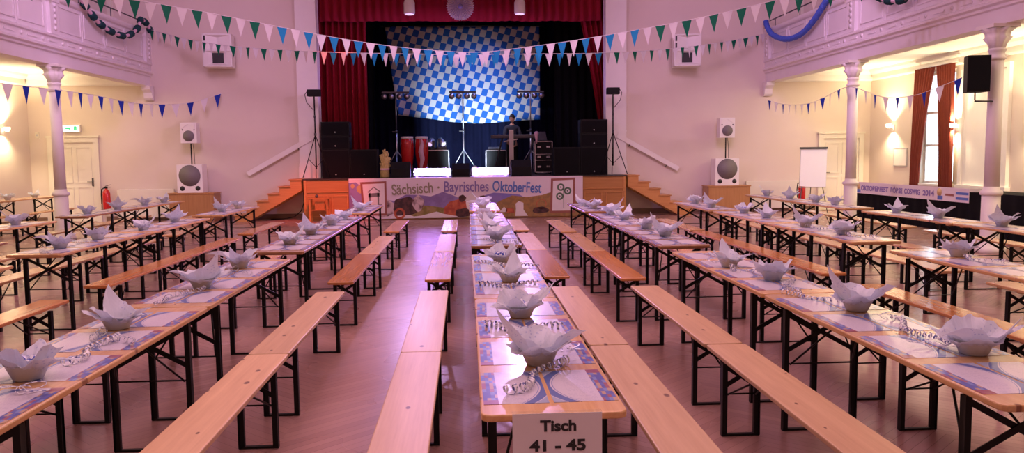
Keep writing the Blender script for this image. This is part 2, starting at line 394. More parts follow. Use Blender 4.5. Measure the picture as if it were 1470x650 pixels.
# cream picture panel zones: doors
def door(name, x0, x1, zt, handle_side):
    mb = MB()
    mb.box(x0, x0+.13, 21.93, 21.999, 0, zt-.13).box(x1-.13, x1, 21.93, 21.999, 0, zt-.13).box(x0, x1, 21.93, 21.999, zt-.13, zt).box(x0-.03, x1+.03, 21.91, 21.999, zt, zt+.05)
    fr = tag(mb.build(name, M['door']), kind='structure')
    x0 += .13; x1 -= .13; zt -= .13; xm = (x0+x1)/2
    lf = MB().box(x0, x1, 21.975, 21.999, 0.02, zt)
    for a, b in ((x0+.08, xm-.05), (xm+.05, x1-.08)):
        for c, d in ((.22, .95), (1.05, zt-.12)):
            lf.box(a, b, 21.962, 21.975, c, c+.03).box(a, b, 21.962, 21.975, d-.03, d).box(a, a+.03, 21.962, 21.975, c+.03, d-.03).box(b-.03, b, 21.962, 21.975, c+.03, d-.03)
    lf.build('door_leaf', M['door'], fr)
    hx = x0+.07 if handle_side < 0 else x1-.07
    h = MB().box(hx-.02, hx+.02, 21.955, 21.975, .96, 1.18).tube([(hx, 21.96, 1.08), (hx, 21.91, 1.08), (hx-handle_side*.12, 21.91, 1.08)], .010, 6)
    h.build('door_handle', M['darkmetal'], fr)
door('door_1', -11.12, -9.80, 2.26, 1)
door('door_2', 9.90, 11.20, 2.16, -1)
# windows in the right wall
wf = MB()
xw = WX1+.12
for y in (w0, w1-.07, (w0+w1)/2-.04): wf.box(xw-.03, xw+.05, y, y+.07, wz0, wz1)
for z in (wz0, wz1-.07, 2.55, 1.75): wf.box(xw-.025, xw+.045, w0, w1, z, z+.06)
wfo = struct(wf, 'window_1', M['white_paint'])
MB().box(xw, xw+.01, w0+.03, w1-.03, wz0+.03, wz1-.03).build('window_pane', M['glass'], wfo)
MB().box(WX1-.14, WX1+.1, w0-.06, w1+.06, wz0-.05, wz0).build('window_sill', M['white_paint'], wfo)
# blind-covered window niche beside it: white frame and white closed shutter
wf = MB(); a, b = 16.15, 17.80
wf.box(WX1-.08, WX1-.001, a, a+.10, .86, 3.38).box(WX1-.08, WX1-.001, b-.10, b, .86, 3.38).box(WX1-.08, WX1-.001, a, b, 3.38, 3.48).box(WX1-.12, WX1, a-.05, b+.05, .78, .86)
wfo = struct(wf, 'window_2', M['white_paint'])
MB().box(WX1-.03, WX1-.005, a+.10, b-.10, .86, 3.38).build('window_blind', M['white_paint'], wfo)
wf = MB(); a, b = 12.6, 14.2
wf.box(WX1-.08, WX1-.001, a, a+.10, .86, 3.38).box(WX1-.08, WX1-.001, b-.10, b, .86, 3.38).box(WX1-.08, WX1-.001, a, b, 3.38, 3.48).box(WX1-.12, WX1, a-.05, b+.05, .78, .86)
wfo = struct(wf, 'window_3', M['white_paint'])
MB().box(WX1-.03, WX1-.005, a+.10, b-.10, .86, 3.38).build('window_blind', M['white_paint'], wfo)

# ================================================================== GALLERIES
def gallery(s, name):
    g = s*8.4
    # profile (offset from the face towards the hall, height)
    prof = [(0,3.60),(0.03,3.60),(0.03,3.84),(0.07,3.86),(0.07,3.90),(0.12,3.93),(0.12,3.97),(0.06,4.00),(0.06,4.14),(0.10,4.16),(0.10,4.20),(0.02,4.24),(0.02,4.90),(0.07,4.93),(0.09,4.97),(0.09,5.03),(-0.12,5.03),(-0.12,4.1),(-0.30,4.1),(-0.30,3.9),(-0.30,3.60)]
    poly = [(g - s*a, z) for a, z in prof]
    mb = MB().prism(poly, WY-YB, 'xz', YB)
    front = struct(mb, name, M['gallery'])
    xe = WX0 if s < 0 else WX1
    a, b = sorted((xe, g + s*.12))
    MB().box(a, b, YB, WY, 3.92, 4.10).build('gallery_slab', M['ceiling'], front)
    # raised panel mouldings
    pm = MB(); y = 21.9; n = 0
    def xr(d0, d1):
        p, q = g - s*d0, g - s*d1
        return (min(p, q), max(p, q))
    piers = [21.83, 17.0, 12.3, 7.6, 2.9, -1.8]
    for i in range(len(piers)-1):
        yt, yb = piers[i]-.22, piers[i+1]+.22
        m = 4; w = (yt-yb)/m
        for j in range(m):
            p0, p1 = yb+j*w+.07, yb+(j+1)*w-.07
            x0, x1 = xr(.018, .038)
            for q0, q1, c, d in ((p0,p1,4.32,4.35),(p0,p1,4.81,4.84),(p0,p0+.03,4.35,4.81),(p1-.03,p1,4.35,4.81)):
                pm.box(x0, x1, q0, q1, c, d)
            pm.box(*xr(.018,.032), yb+j*w-.02, yb+j*w+.02, 4.24, 4.90)
    pm.build('panel_moulding', M['gallery'], front)
    pr = MB(); orn = MB()
    for py_ in piers:
        pr.box(*xr(.0,.092), py_-.17, py_+.17, 4.21, 4.86).box(*xr(.0,.11), py_-.20, py_+.20, 4.86, 5.05)
        for z in (4.33, 4.45, 4.57, 4.69, 4.80):
            orn.lathe([(.05,-.01),(.05,.01),(.02,.025)], 8, (g-s*.10, py_, z), 'x') if s > 0 else orn.lathe([(.05,-.01),(.05,.01),(.02,.025)], 8, (g+.10, py_, z), 'x')
        # bracket hanging over the front wall end
    y = 21.6
    while y > YB+.5:
        orn.box(*xr(.05,.075), y-.16, y+.16, 4.05, 4.09)
        orn.lathe([(.04,-.01),(.035,.02),(.01,.03)], 8, (g-s*.065, y-.38, 4.07), 'x')
        y -= .78
    pr.build('pier', M['gallery'], front); orn.build('ornament', M['gallery'], front)
    br = MB().prism([(21.98,3.6),(21.70,3.6),(21.72,3.5),(21.84,3.42),(21.86,3.28),(21.92,3.22),(21.98,3.22)], .22, 'yz', g-.11)
    br.build('bracket', M['gallery'], front)
    rl = MB(); x = g + s*.02
    rl.tube([(x, 21.9, 5.27), (x, 17.2, 5.27)], .018, 6).tube([(x, 16.8, 5.27), (x, 2, 5.27)], .018, 6)
    for yy in (21.5, 19.9, 18.3, 16, 14, 12, 10, 8, 6): rl.tube([(x, yy, 5.0), (x, yy, 5.27)], .012, 6)
    rl.build('handrail', M['darkmetal'], front)
    return front
gallery(-1, 'trim_gallery_left'); gallery(1, 'trim_gallery_right')
# door casing on the upper floor beside each gallery front
for s in (-1, 1):
    a, b = sorted((s*9.25, s*9.38))
    struct(MB().box(a, b, 21.93, 22.0, 4.1, 6.6), 'trim_upper_casing', M['door'])

# columns
def column(x, y, label):
    t = thing('iron_column', label, 'column', (x, y, 0), group='columns carrying the galleries')
    MB().lathe([(.24,0),(.24,.08),(.20,.10),(.17,.16),(.150,.22),(.138,.30),(.136,.92)], 28).build('column_base', M['white_paint'], t)
    MB().lathe([(.136,.92),(.160,.93),(.168,.96),(.160,.99),(.125,1.01),(.112,1.06)], 28).build('ring', M['white_paint'], t)
    MB().lathe([(.112,1.06),(.104,3.06)], 28).build('shaft', M['white_paint'], t)
    cap = MB().lathe([(.104,3.05),(.135,3.07),(.135,3.10),(.108,3.12),(.112,3.18),(.13,3.20),(.13,3.22),(.115,3.24)], 28)
    cap.lathe([(.115,3.24),(.13,3.32),(.19,3.40),(.16,3.42),(.17,3.48),(.235,3.54),(.20,3.545)], 32, flute=lambda a, h: 1+.12*math.cos(8*a)*(h > 3.28))
    cap.box(-.22, .22, -.22, .22, 3.545, 3.60)
    cap.build('capital', M['white_paint'], t)
    return t
column(-8.4, 17.0, 'white cast iron column under the left gallery')
column(8.4, 17.0, 'white cast iron column under the right gallery, farther from the camera, behind the flip chart side')
C_ = column(8.4, 12.3, 'white cast iron column carrying the black loudspeaker')
C.objects['iron_column.001']['label'] = 'white cast iron column under the right gallery, beside the flip chart'

# ================================================================== BEER TABLES AND BENCHES
def make_set(L, Wd, H, topt, lx, ly, mat, name):
    """folding beer table or bench; origin at the near end, centre of the width, on the floor; long axis +y"""
    t = bpy.data.objects.new(name, None); C.objects.link(t)
    top_name = 'tabletop' if name == 'beer_table' else 'seat'
    b = MB(); r = .035 if name == 'beer_table' else .02
    w = Wd/2; poly = []
    for cx_, cy_, a0 in ((w-r, r, -90), (w-r, L-r, 0), (-w+r, L-r, 90), (-w+r, r, 180)):
        for q in range(4):
            a = math.radians(a0+30*q); poly.append((cx_+r*math.cos(a), cy_+r*math.sin(a)))
    b.prism(poly, topt, 'xy', H-topt)
    o = b.build(top_name, mat, t, bevel=0)
    md = o.modifiers.new('bevel', 'BEVEL'); md.width = .006; md.segments = 2; md.limit_method = 'ANGLE'; md.angle_limit = 1.0
    for yy in (.10, ly+.06, L-ly-.14, L-.16): MB().box(-w+.04, w-.04, yy, yy+.06, H-topt-.018, H-topt).build('batten', mat, t)
    zt = H-topt-.018
    for yy in (ly, L-ly):
        for sx in (-1, 1):
            x = sx*lx
            lg = MB().box(x-.016, x+.016, yy-.004, yy+.022, 0.006, zt).box(x-.016 if sx < 0 else x+.012, x-.012 if sx < 0 else x+.016, yy-.014, yy+.022, 0.006, zt)
            lg.build('leg', M['steel'], t)
        MB().box(-lx-.016, lx+.016, yy-.006, yy+.02, 0, .012).build('foot_bar', M['steel'], t)
        zl = H*.62; zh = zt-.02
        cb = MB().bar((-lx, yy+.004, zl), (lx, yy+.004, zh), .006, .026, (0,0,1)).bar((-lx, yy+.012, zh), (lx, yy+.012, zl), .006, .026, (0,0,1))
        cb.tube([(-lx, yy+.008, H*.52), (lx, yy+.008, H*.52)], .005, 5)
        cb.build('cross_brace', M['steel'], t)
        d = 1 if yy < L/2 else -1
        st = MB()
        for sx in (-1, 1): st.tube([(sx*lx*.9, yy+.01*d, H*.52), (sx*lx*.25, yy+.36*d, zt)], .006, 5)
        st.build('folding_strut', M['steel'], t)
    return t
L = 2.2
protoT = {k: make_set(L, .50, .77, .026, .205, .26, M[m], 'beer_table') for k, m in (('pine', 'table'), ('brown', 'brown'))}
protoB = {k: make_set(L, .245, .475, .026, .095, .28, M[m], 'beer_bench') for k, m in (('pine', 'pine'), ('orange', 'orange'), ('gold', 'table'))}
used = set()
def put(proto, x, y, rz, label, cat, group):
    if proto.name not in used:
        used.add(proto.name); o = proto; o.location = (x, y, 0); o.rotation_euler = (0, 0, rz)
    else: o = dup(proto, (x, y, 0), rz)
    return tag(o, label, cat, group)
ORD = ['nearest', 'second', 'third', 'fourth', 'fifth', 'sixth']
# row: name, x centre, [(y start, table wood, left bench wood or None, right bench wood or None)], bench offsets
rows = {
 'centre row': (0.285, [(2.60,'pine','pine','pine'),(4.81,'pine','pine','pine'),(7.69,'brown','orange','orange'),(9.90,'pine','gold','gold'),(12.72,'pine','gold','gold')], -.575, .575),
 'first row left of centre': (-1.78, [(2.53,'pine','pine','pine'),(4.75,'pine','pine','pine'),(7.50,'brown','orange','orange'),(9.72,'brown','gold','gold'),(12.60,'pine','gold','orange')], -.58, .58),
 'second row left of centre': (-4.05, [(4.66,'pine','pine','orange'),(7.60,'pine','gold','orange'),(9.82,'pine','gold','orange'),(12.64,'pine','gold','orange')], -.57, .58),
 'third row left of centre': (-6.22, [(7.55,'pine','gold','gold'),(9.76,'pine','gold','gold'),(12.84,'brown','gold','gold'),(15.06,'pine','gold','gold')], -.57, .57),
 'row beside the left wall': (-10.5, [(16.2,'pine',None,'gold'),(18.41,'pine',None,'gold')], -.57, .60),
 'first row right of centre': (2.06, [(2.54,'pine','pine','orange'),(4.76,'pine','pine','orange'),(7.40,'brown','orange','orange'),(9.61,'brown','gold','orange'),(12.15,'brown','gold','orange')], -.50, .57),
 'second row right of centre': (3.97, [(2.38,'pine','gold','gold'),(4.60,'pine','orange','gold'),(7.45,'pine','orange','gold'),(9.66,'pine','orange','gold'),(12.03,'pine','gold','gold')], -.44, .74),
 'third row right of centre': (6.08, [(7.04,'pine','gold','gold'),(9.26,'pine','gold','gold'),(12.0,'pine','gold','gold'),(14.22,'pine','gold','gold')], -.60, .80),
}
matproto = MB().prism([(-.115,-.205),(.115,-.205),(.115,.205),(-.115,.205)], .0012, 'xy', 0).build('placemat', M['mat'])
mat_used = False
WOOD = {'pine': 'pale pine', 'orange': 'orange varnished', 'gold': 'golden brown', 'brown': 'dark brown'}
jr = random.Random(3)
for rn, (xc, segs, lo, ro) in rows.items():
    sh = rn.replace('row left of centre', 'left row').replace('row right of centre', 'right row')
    for i, (y0, tw, lb, rb) in enumerate(segs):
        od = ORD[i]; who = ('nearest' if i == 0 else od + ' nearest')
        put(protoT[tw], xc, y0, jr.uniform(-.002,.002), f"{'dark brown' if tw == 'brown' else 'golden pine'} folding table, {who} of the {sh}", 'table', 'folding beer tables in long rows')
        for sd, off, bw in (('left', lo, lb), ('right', ro, rb)):
            if not bw: continue
            yb = y0 - .04 + jr.uniform(-.004,.004)
            if rn == 'centre row' and sd == 'left': yb = [2.50, 4.705, 7.52, 9.77, 12.54][i]
            if rn == 'centre row' and sd == 'right': yb = [2.55, 4.77, 7.56, 9.78, 12.45][i]
            if rn == 'first row left of centre' and sd == 'right': yb = [2.54, 4.75, 7.48, 9.69, 12.58][i]
            put(protoB[bw], xc+off, yb, jr.uniform(-.003,.003), f"{WOOD[bw]} bench on the {sd} of the {who} table, {sh}", 'bench', 'folding beer benches beside the tables')
        if rn == 'row beside the left wall': continue
        for j in range(4):
            for sx in (-1, 1):
                loc = (xc+sx*.122+jr.uniform(-.003,.003), y0+.33+j*.507+jr.uniform(-.012,.012), .7702)
                rz = jr.uniform(-.02,.02) + (PI if sx > 0 else 0)
                if not mat_used: m_ = matproto; mat_used = True; m_.location = loc; m_.rotation_euler = (0,0,rz)
                else: m_ = matproto.copy(); C.objects.link(m_); m_.location = loc; m_.rotation_euler = (0,0,rz)
                tag(m_, f"{'left' if sx < 0 else 'right'} placemat of the {['first','second','third','fourth'][j]} pair, {who} table, {sh}", 'placemat', 'printed paper placemats in pairs')

# ------------------------------------------------------------------ napkin bowls
def make_bowl(seed, packet, big=1.0):
    rd = random.Random(seed)
    t = bpy.data.objects.new('napkin_bowl', None); C.objects.link(t)
    MB().lathe([(.052,0),(.056,.004),(.082,.064),(.086,.067),(.082,.067),(.052,.008),(.01,.008)], 24).build('bowl', M['bowl'], t)
    # two crossed napkins pushed into the bowl, their corners and edges standing out over the rim
    for layer in range(2):
        n, m = 64, 12
        tips = [rd.uniform(.05, .6), rd.uniform(.5, 1.2), rd.uniform(.2, .8), rd.uniform(.4, 1.1)]; rd.shuffle(tips); sk = rd.uniform(0, 6.28); th0 = rd.uniform(0, PI/2) if layer == 0 else th0+PI/4+rd.uniform(-.2,.2)
        lean = [rd.uniform(.5, 1.9) for _ in range(4)]
        ph = [rd.uniform(0, 6.28) for _ in range(6)]
        vs = []; fs = []
        for i in range(m):
            s_ = i/(m-1)
            for j in range(n):
                a = 2*PI*j/n; q = (a-th0) % (PI/2) / (PI/2)
                ci = int(((a-th0) % (2*PI))/(PI/2)) % 4; c2 = (ci+1) % 4
                edge = 1/max(math.cos((q-.5)*PI/2), .2)
                corner = max(0, (edge-1)/.414)
                q2 = 1 if q > .5 else 0
                tip = tips[c2] if q2 else tips[ci]; ln = lean[c2] if q2 else lean[ci]
                d = s_*(.132+.012*math.sin(3*a+ph[4]))*big*(1+.68*tip*corner**1.5)
                off = .0012+.0016*layer
                if d < .045: r_, z_ = d, .012+off
                elif d < .100: r_, z_ = .045+(d-.045)*.58, .012+off+(d-.045)*.88
                else:
                    e = d-.100; r_ = .077+e*(.78+.35*(ln-1)*corner); z_ = .0604+off+e*(.80-.50*(ln-.95)*corner)
                    z_ -= 1.6*e*e*max(0, ln-.9)
                w_ = s_**2
                r_ += w_*(.010*math.sin(3*a+ph[0])+.005*math.sin(9*a+ph[1]+4*s_)+.002*math.sin(19*a+ph[2]))
                z_ += w_*(.016*math.sin(2*a+ph[3])+.010*math.sin(5*a+ph[1]+6*s_)+.003*math.sin(15*a+ph[5]))
                if r_ > .075: z_ = max(z_, .010)
                kz = 1.0+.30*math.cos(a-sk)*s_; kr = 1.0+.12*s_*s_
                vs.append((kr*r_*math.cos(a), kr*r_*math.sin(a), max(z_*kz*.98+.001, .012 if r_ > .08 else 0)))
        fs = [(i*n+j, i*n+(j+1)%n, (i+1)*n+(j+1)%n, (i+1)*n+j) for i in range(1, m-1) for j in range(n)]
        vs.append((0,0,.0132+.0016*layer)); c = len(vs)-1
        fs += [(c, n+(j+1)%n, n+j) for j in range(n)]
        nb = MB(); nb.add(vs, fs, False)
        o = nb.build('napkin', M['napkin'], t, normals=False)
        md = o.modifiers.new('thick', 'SOLIDIFY'); md.thickness = .0010
    if packet:
        pk = MB()
        for q in range(3):
            a = q*2.1+seed; cx_, cy_ = .026*math.cos(a), .026*math.sin(a)
            pk.lathe([(.004,0),(.026,.012),(.030,.030),(.024,.050),(.004,.062)], 10, (cx_, cy_, .022+.006*q), flute=lambda a_, h: 1+.12*math.sin(3*a_+seed))
        pk.build('packet', M['packet'], t)
    return t
bowls = [make_bowl(11, True), make_bowl(23, False, 1.15), make_bowl(35, True, 1.05), make_bowl(41, False, .95)]
def make_streamer(seed, length, pile=False):
    rd = random.Random(seed); pts = []
    n = 150
    for i in range(n+1):
        s_ = i/n; turns = 15*length/.45
        a = s_*turns*2*PI
        if pile:
            R = .045*(.4+.6*abs(math.sin(3*s_*PI))); cx_ = .05*math.sin(5*s_); cy_ = .09*(s_-.5)
            pts.append((cx_+R*math.cos(a*.6), cy_+R*math.sin(a*.6), .004+.018*(1+math.sin(a*.37))*.8))
        else:
            rr = .016+.004*math.sin(7*s_+seed)
            cx_ = .05*math.sin(s_*4.0+seed)+.03*math.sin(s_*9); cy_ = (s_-.5)*length
            pts.append((cx_+rr*math.cos(a), cy_, .016+.003*math.sin(9*s_)+rr*math.sin(a)*.95))
    mb = MB(); vs = []
    for i, p in enumerate(pts):
        w_ = .0058
        vs += [(p[0], p[1]-w_, max(p[2], .001)), (p[0], p[1]+w_, max(p[2], .001))]
    mb.add(vs, [(2*i, 2*i+1, 2*i+3, 2*i+2) for i in range(n)], False)
    o = mb.build('paper_streamer', M['streamer'], normals=False)
    md = o.modifiers.new('thick', 'SOLIDIFY'); md.thickness = .0006
    return o
streams = [make_streamer(1, .50), make_streamer(2, .40), make_streamer(3, .2, True), make_streamer(4, .58)]
ub, us = set(), set()
BW = [ # row, table index, x, y, variant, rotation, streamers [(variant, dx, dy, rz)]
 ('centre row',0,.29,3.24,1,.4,[(0,-.03,-.21,-.75),(2,.12,.20,.3)]),
 ('centre row',0,.28,4.22,2,2.0,[(1,-.02,-.30,1.2)]),
 ('centre row',1,.29,5.45,3,1.0,[(1,-.03,-.2,1.4)]),
 ('centre row',1,.27,6.45,0,2.6,[(3,.02,-.22,1.2)]),
 ('centre row',2,.30,8.23,1,.2,[(0,.02,-.25,.6)]),('centre row',2,.26,9.35,3,1.6,[(2,.02,-.25,0)]),
 ('centre row',3,.27,10.5,0,.9,[]),('centre row',3,.23,11.6,3,2.9,[]),
 ('centre row',4,.26,13.4,2,.5,[]),('centre row',4,.28,14.3,1,.1,[]),
 ('first row left of centre',0,-1.76,3.22,0,.5,[(0,.05,.42,-.2),(2,.10,-.22,.5)]),
 ('first row left of centre',0,-1.81,4.16,3,1.9,[(1,.08,-.27,.6)]),
 ('first row left of centre',1,-1.80,5.44,1,2.2,[(3,-.02,-.38,.0)]),
 ('first row left of centre',1,-1.82,6.42,2,.3,[(1,.08,-.30,.4)]),
 ('first row left of centre',2,-1.80,8.15,3,.2,[]),('first row left of centre',2,-1.79,9.2,1,1.2,[]),
 ('first row left of centre',3,-1.76,10.45,0,.8,[]),('first row left of centre',3,-1.74,11.3,2,2.4,[]),
 ('first row left of centre',4,-1.74,13.2,1,.7,[]),
 ('second row left of centre',1,-4.05,8.12,2,.3,[(0,.03,-.36,.4)]),('second row left of centre',1,-4.08,9.0,0,1.4,[(1,.03,-.38,.3)]),
 ('second row left of centre',2,-4.04,10.15,3,.2,[]),('second row left of centre',2,-4.10,11.4,1,2.0,[]),
 ('second row left of centre',3,-4.08,13.5,1,1.1,[]),('second row left of centre',3,-4.03,14.3,0,.4,[]),
 ('third row left of centre',1,-6.24,11.35,1,.6,[]),('third row left of centre',2,-6.22,13.4,0,.2,[]),('third row left of centre',2,-6.25,14.6,1,1.9,[]),
 ('third row left of centre',3,-6.26,15.85,2,.5,[]),('third row left of centre',3,-6.25,16.8,3,1.2,[]),
 ('row beside the left wall',1,-10.5,18.85,1,.4,[]),('row beside the left wall',1,-10.5,20.0,3,1.2,[]),
 ('first row right of centre',0,2.15,3.22,2,.9,[(3,-.02,.42,.1),(2,-.12,.10,.3)]),
 ('first row right of centre',0,2.12,4.18,1,.15,[(2,.03,-.26,.1),(0,-.08,.32,.3)]),
 ('first row right of centre',1,2.08,5.28,0,.5,[(3,.0,-.32,-.1)]),
 ('first row right of centre',1,2.00,5.95,3,1.3,[(1,.02,-.28,.2),(2,-.05,.22,.8)]),
 ('first row right of centre',2,2.10,8.32,1,.35,[]),('first row right of centre',2,2.10,9.2,0,1.5,[]),
 ('first row right of centre',3,2.12,10.6,3,.6,[]),('first row right of centre',3,2.10,11.5,1,2.2,[]),
 ('first row right of centre',4,2.06,12.85,2,.3,[]),('first row right of centre',4,1.98,13.5,3,2.0,[]),
 ('second row right of centre',1,4.03,6.28,0,.3,[(1,.0,-.3,.1)]),
 ('second row right of centre',2,3.97,8.18,2,1.1,[(1,.02,-.3,.2)]),('second row right of centre',2,3.97,9.1,1,.2,[(0,.02,-.35,.1)]),
 ('second row right of centre',3,4.02,10.45,3,1.0,[]),('second row right of centre',3,4.05,11.4,0,2.4,[]),
 ('second row right of centre',4,3.98,12.75,1,.5,[]),('second row right of centre',4,4.02,13.8,2,1.3,[]),
 ('third row right of centre',0,6.12,8.75,1,.5,[]),('third row right of centre',1,6.13,10.0,1,.15,[]),('third row right of centre',1,6.15,11.05,3,.7,[]),
 ('third row right of centre',2,6.12,12.9,0,.4,[]),('third row right of centre',2,6.10,13.6,2,1.8,[]),
 ('third row right of centre',3,6.12,14.75,1,.9,[]),('third row right of centre',3,6.15,16.0,3,2.1,[]),
]
cnt = {}
for b_ in BW: cnt[(b_[0], b_[1])] = cnt.get((b_[0], b_[1]), 0)+1
seen = {}
for rn, ti, x, y, va, rz, ss in BW:
    sh = rn.replace('row left of centre', 'left row').replace('row right of centre', 'right row')
    kx = seen[(rn, ti)] = seen.get((rn, ti), 0)+1
    pos = 'only' if cnt[(rn, ti)] == 1 else ('nearer' if kx == 1 else 'farther')
    if rn == 'row beside the left wall': who = 'far'
    else: who = 'nearest' if ti == 0 else ORD[ti]+' nearest'
    lb = f"{pos} bowl wrapped in white napkin, {who} table of the {sh}"
    pr = bowls[va]
    if pr.name not in ub: ub.add(pr.name); o = pr; o.location = (x, y, .7716); o.rotation_euler = (0,0,rz)
    else: o = dup(pr, (x, y, .7716), rz)
    tag(o, lb, 'bowl', 'napkin bowls set along the tables')
    for q, (sv, dx, dy, sr) in enumerate(ss):
        so = streams[sv]
        if so.name not in us: us.add(so.name); o = so
        else: o = so.copy(); C.objects.link(o)
        o.location = (x+dx, y+dy, .7718); o.rotation_euler = (0,0,sr)
        adj = 'bunched' if sv == 2 else 'long curly'
        tag(o, f"{adj} silver blue streamer by the {pos} bowl, {who} table, {sh}", 'streamer', 'curly paper streamers on the tables')
for c_ in bowls[:0]: pass

# ------------------------------------------------------------------ table sign
sg = thing('table_sign', 'white paper sign reading Tisch 41 - 45 taped to table end', 'sign', (.29, 2.592, .77))
MB().box(-.150, .152, -.004, -.0025, -.215, .004).build('sign_sheet', M['paper'], sg)
MB().box(-.150, .152, -.0040, .03, .0035, .0048).build('sticky_tape', M['glass'], sg)
text('sign_text', 'Tisch', M['ink'], .052, (.005, -.005, -.040), (PI/2,0,0), sg, width=.122, bold=.0018)
text('sign_text', '41 - 45', M['ink'], .052, (.003, -.005, -.108), (PI/2,0,0), sg, width=.19, bold=.0018)

# ================================================================== STAGE FRONT
sf = thing('stage_platform', 'orange wood panelled stage front with white picture banner', 'stage', (0, 21.1, 0))
MB().box(-4.25, 4.25, 0, .88, 0, 1.07).build('stage_body', M['stagewood'], sf)
MB().box(-4.29, 4.29, -.03, .88, 1.07, 1.10).build('stage_edge', M['stagefloor'], sf)
pn = MB()
def frame_panel(x0, x1, z0, z1):
    pn.box(x0, x1, -.02, 0, z0, z0+.025).box(x0, x1, -.02, 0, z1-.025, z1).box(x0, x0+.025, -.02, 0, z0+.025, z1-.025).box(x1-.025, x1, -.02, 0, z0+.025, z1-.025)
for x0, x1 in ((-4.18,-3.64),(-3.54,-3.12),(3.14,3.62),(3.72,4.18)): frame_panel(x0, x1, .10, .66)
pn.box(-4.25, -3.1, -.022, 0, .74, .765).box(3.1, 4.25, -.022, 0, .74, .765)
pn.box(-4.25, -4.19, -.025, 0, 0, 1.07).box(4.19, 4.25, -.025, 0, 0, 1.07)
pn.build('panel_moulding', M['stagewood'], sf)

# banner: printed picture, built as thin printed layers on the cloth
bn = thing('stage_banner', 'long printed Oktoberfest banner with cows and mountains across stage front', 'banner', (0, 21.06, 0))
def flat(name, poly, mat, d, lift=.0015):
    return MB().prism(poly, lift, 'xz', -lift*d).build(name, mat, bn)
k = NT('banner_sky_print'); o = k.sep(k.obj()); nn = k.noise(k.obj(), 1.3, 4)
k.col(k.mix(k.math('MULTIPLY', nn, 0.7), (0.86, 0.80, 0.88, 1), (0.78, 0.60, 0.82, 1))); k.rough(.5); M['b_sky'] = k.m
def blot(name, a, b, sc, th=.5):
    k = NT(name); nn = k.noise(k.obj(), sc, 4); k.col(k.ramp(nn, [(th-.08, rgba(a)), (th+.08, rgba(b))])); k.rough(.55); return k.m
M['b_mount'] = blot('banner_mountain_print', (.24,.17,.42), (.32,.24,.55), 3)
M['b_mount2'] = blot('banner_far_mountain_print', (.28,.22,.60), (.22,.20,.62), 3)
M['b_grass'] = blot('banner_meadow_print', (.24,.20,.05), (.38,.27,.12), 6)
M['b_hill'] = blot('banner_hill_print', (.30,.19,.08), (.42,.24,.09), 9)
M['b_dark'] = blot('banner_dark_cow_print', (.05,.025,.03), (.12,.05,.05), 9)
M['b_cow'] = blot('banner_cow_print', (.70,.55,.60), (.12,.05,.05), 5, .55)
M['b_red'] = blot('banner_red_cow_print', (.42,.08,.05), (.60,.16,.08), 6)
M['b_white'] = plain('banner_white_print', (.86,.80,.86), .5)
M['b_brown'] = plain('banner_frame_print', (.34,.12,.10), .5)
M['b_grey'] = plain('banner_drawing_print', (.22,.20,.22), .5)
M['b_green'] = plain('banner_green_drawing_print', (.10,.17,.12), .5)
M['b_olive'] = plain('banner_olive_letters', (.30,.26,.20), .5)
M['b_purple'] = plain('banner_purple_letters', (.26,.20,.52), .5)
M['b_blue'] = plain('banner_blue_letters', (.10,.20,.62), .5)
M['b_yellow'] = plain('banner_yellow_print', (.66,.46,.22), .5)
MB().box(-3.08, 3.09, -.004, .012, .03, 1.095).build('banner_cloth', M['b_sky'], bn)
F = -.0045
def P2(name, poly, mat, lv): # lv: layer number
    MB().prism(poly, -.0012, 'xz', F-.0013*(lv-1)).build(name, mat, bn)
P2('printed_mountain', [(-3.08,.25),(-3.08,.98),(-2.9,1.0),(-2.7,.85),(-2.5,.62),(-2.3,.55),(-1.9,.50),(-1.6,.66),(-1.2,.64),(-.95,.60),(-.62,.72),(-.35,.62),(-.1,.5),(.1,.3)], M['b_mount'], 1)
P2('printed_far_mountain', [(0,.3),(.2,.50),(.5,.62),(.72,.68),(1.0,.66),(1.4,.62),(1.9,.3)], M['b_mount2'], 1)
P2('printed_meadow', [(-1.6,.03),(-1.6,.40),(-1.0,.36),(-.6,.30),(-.1,.20),(.3,.12),(.3,.03)], M['b_grass'], 2)
P2('printed_hill', [(.2,.03),(.35,.10),(.55,.22),(.85,.45),(1.2,.60),(1.6,.55),(2.0,.60),(2.4,.72),(2.7,.6),(3.09,.3),(3.09,.03)], M['b_hill'], 2)
def ell(cx_, cz, a, b, n=20, w=.12, s0=0):
    return [(cx_+a*math.cos(t)*(1+w*math.sin(3*t+s0)), cz+b*math.sin(t)*(1+w*math.cos(4*t+s0))) for t in [2*PI*i/n for i in range(n)]]
P2('printed_cow', ell(-2.15,.30,.32,.22,s0=1), M['b_cow'], 3)
P2('printed_cow', ell(-1.62,.34,.34,.26,s0=2), M['b_dark'], 4)
P2('printed_cow_head', ell(-1.28,.42,.16,.20,s0=0), M['b_cow'], 5)
P2('printed_red_cow', [(-.62,.06),(-.60,.30),(-.45,.46),(-.20,.52),(-.02,.46),(.02,.25),(-.05,.08),(-.3,.05)], M['b_red'], 4)
P2('printed_cow_ear', ell(-.12,.54,.10,.09,s0=1), M['b_dark'], 5)
P2('printed_cow_head', ell(.12,.42,.16,.24,s0=1), M['b_white'], 5)
P2('printed_cow_ear', ell(.42,.54,.10,.07,s0=2), M['b_dark'], 5)
P2('printed_shadow', ell(-.10,.16,.22,.12,s0=2), M['b_dark'], 6)
P2('printed_path', [(-2.0,.035),(-2.0,.10),(-1.5,.12),(-1.4,.08),(-1.2,.10),(-.8,.20),(-.62,.14),(-.2,.06),(.1,.035)], M['b_white'], 5)
P2('printed_stone', [(1.28,.05),(1.30,.24),(1.29,.38),(1.38,.45),(1.50,.40),(1.50,.22),(1.62,.05)], M['b_white'], 4)
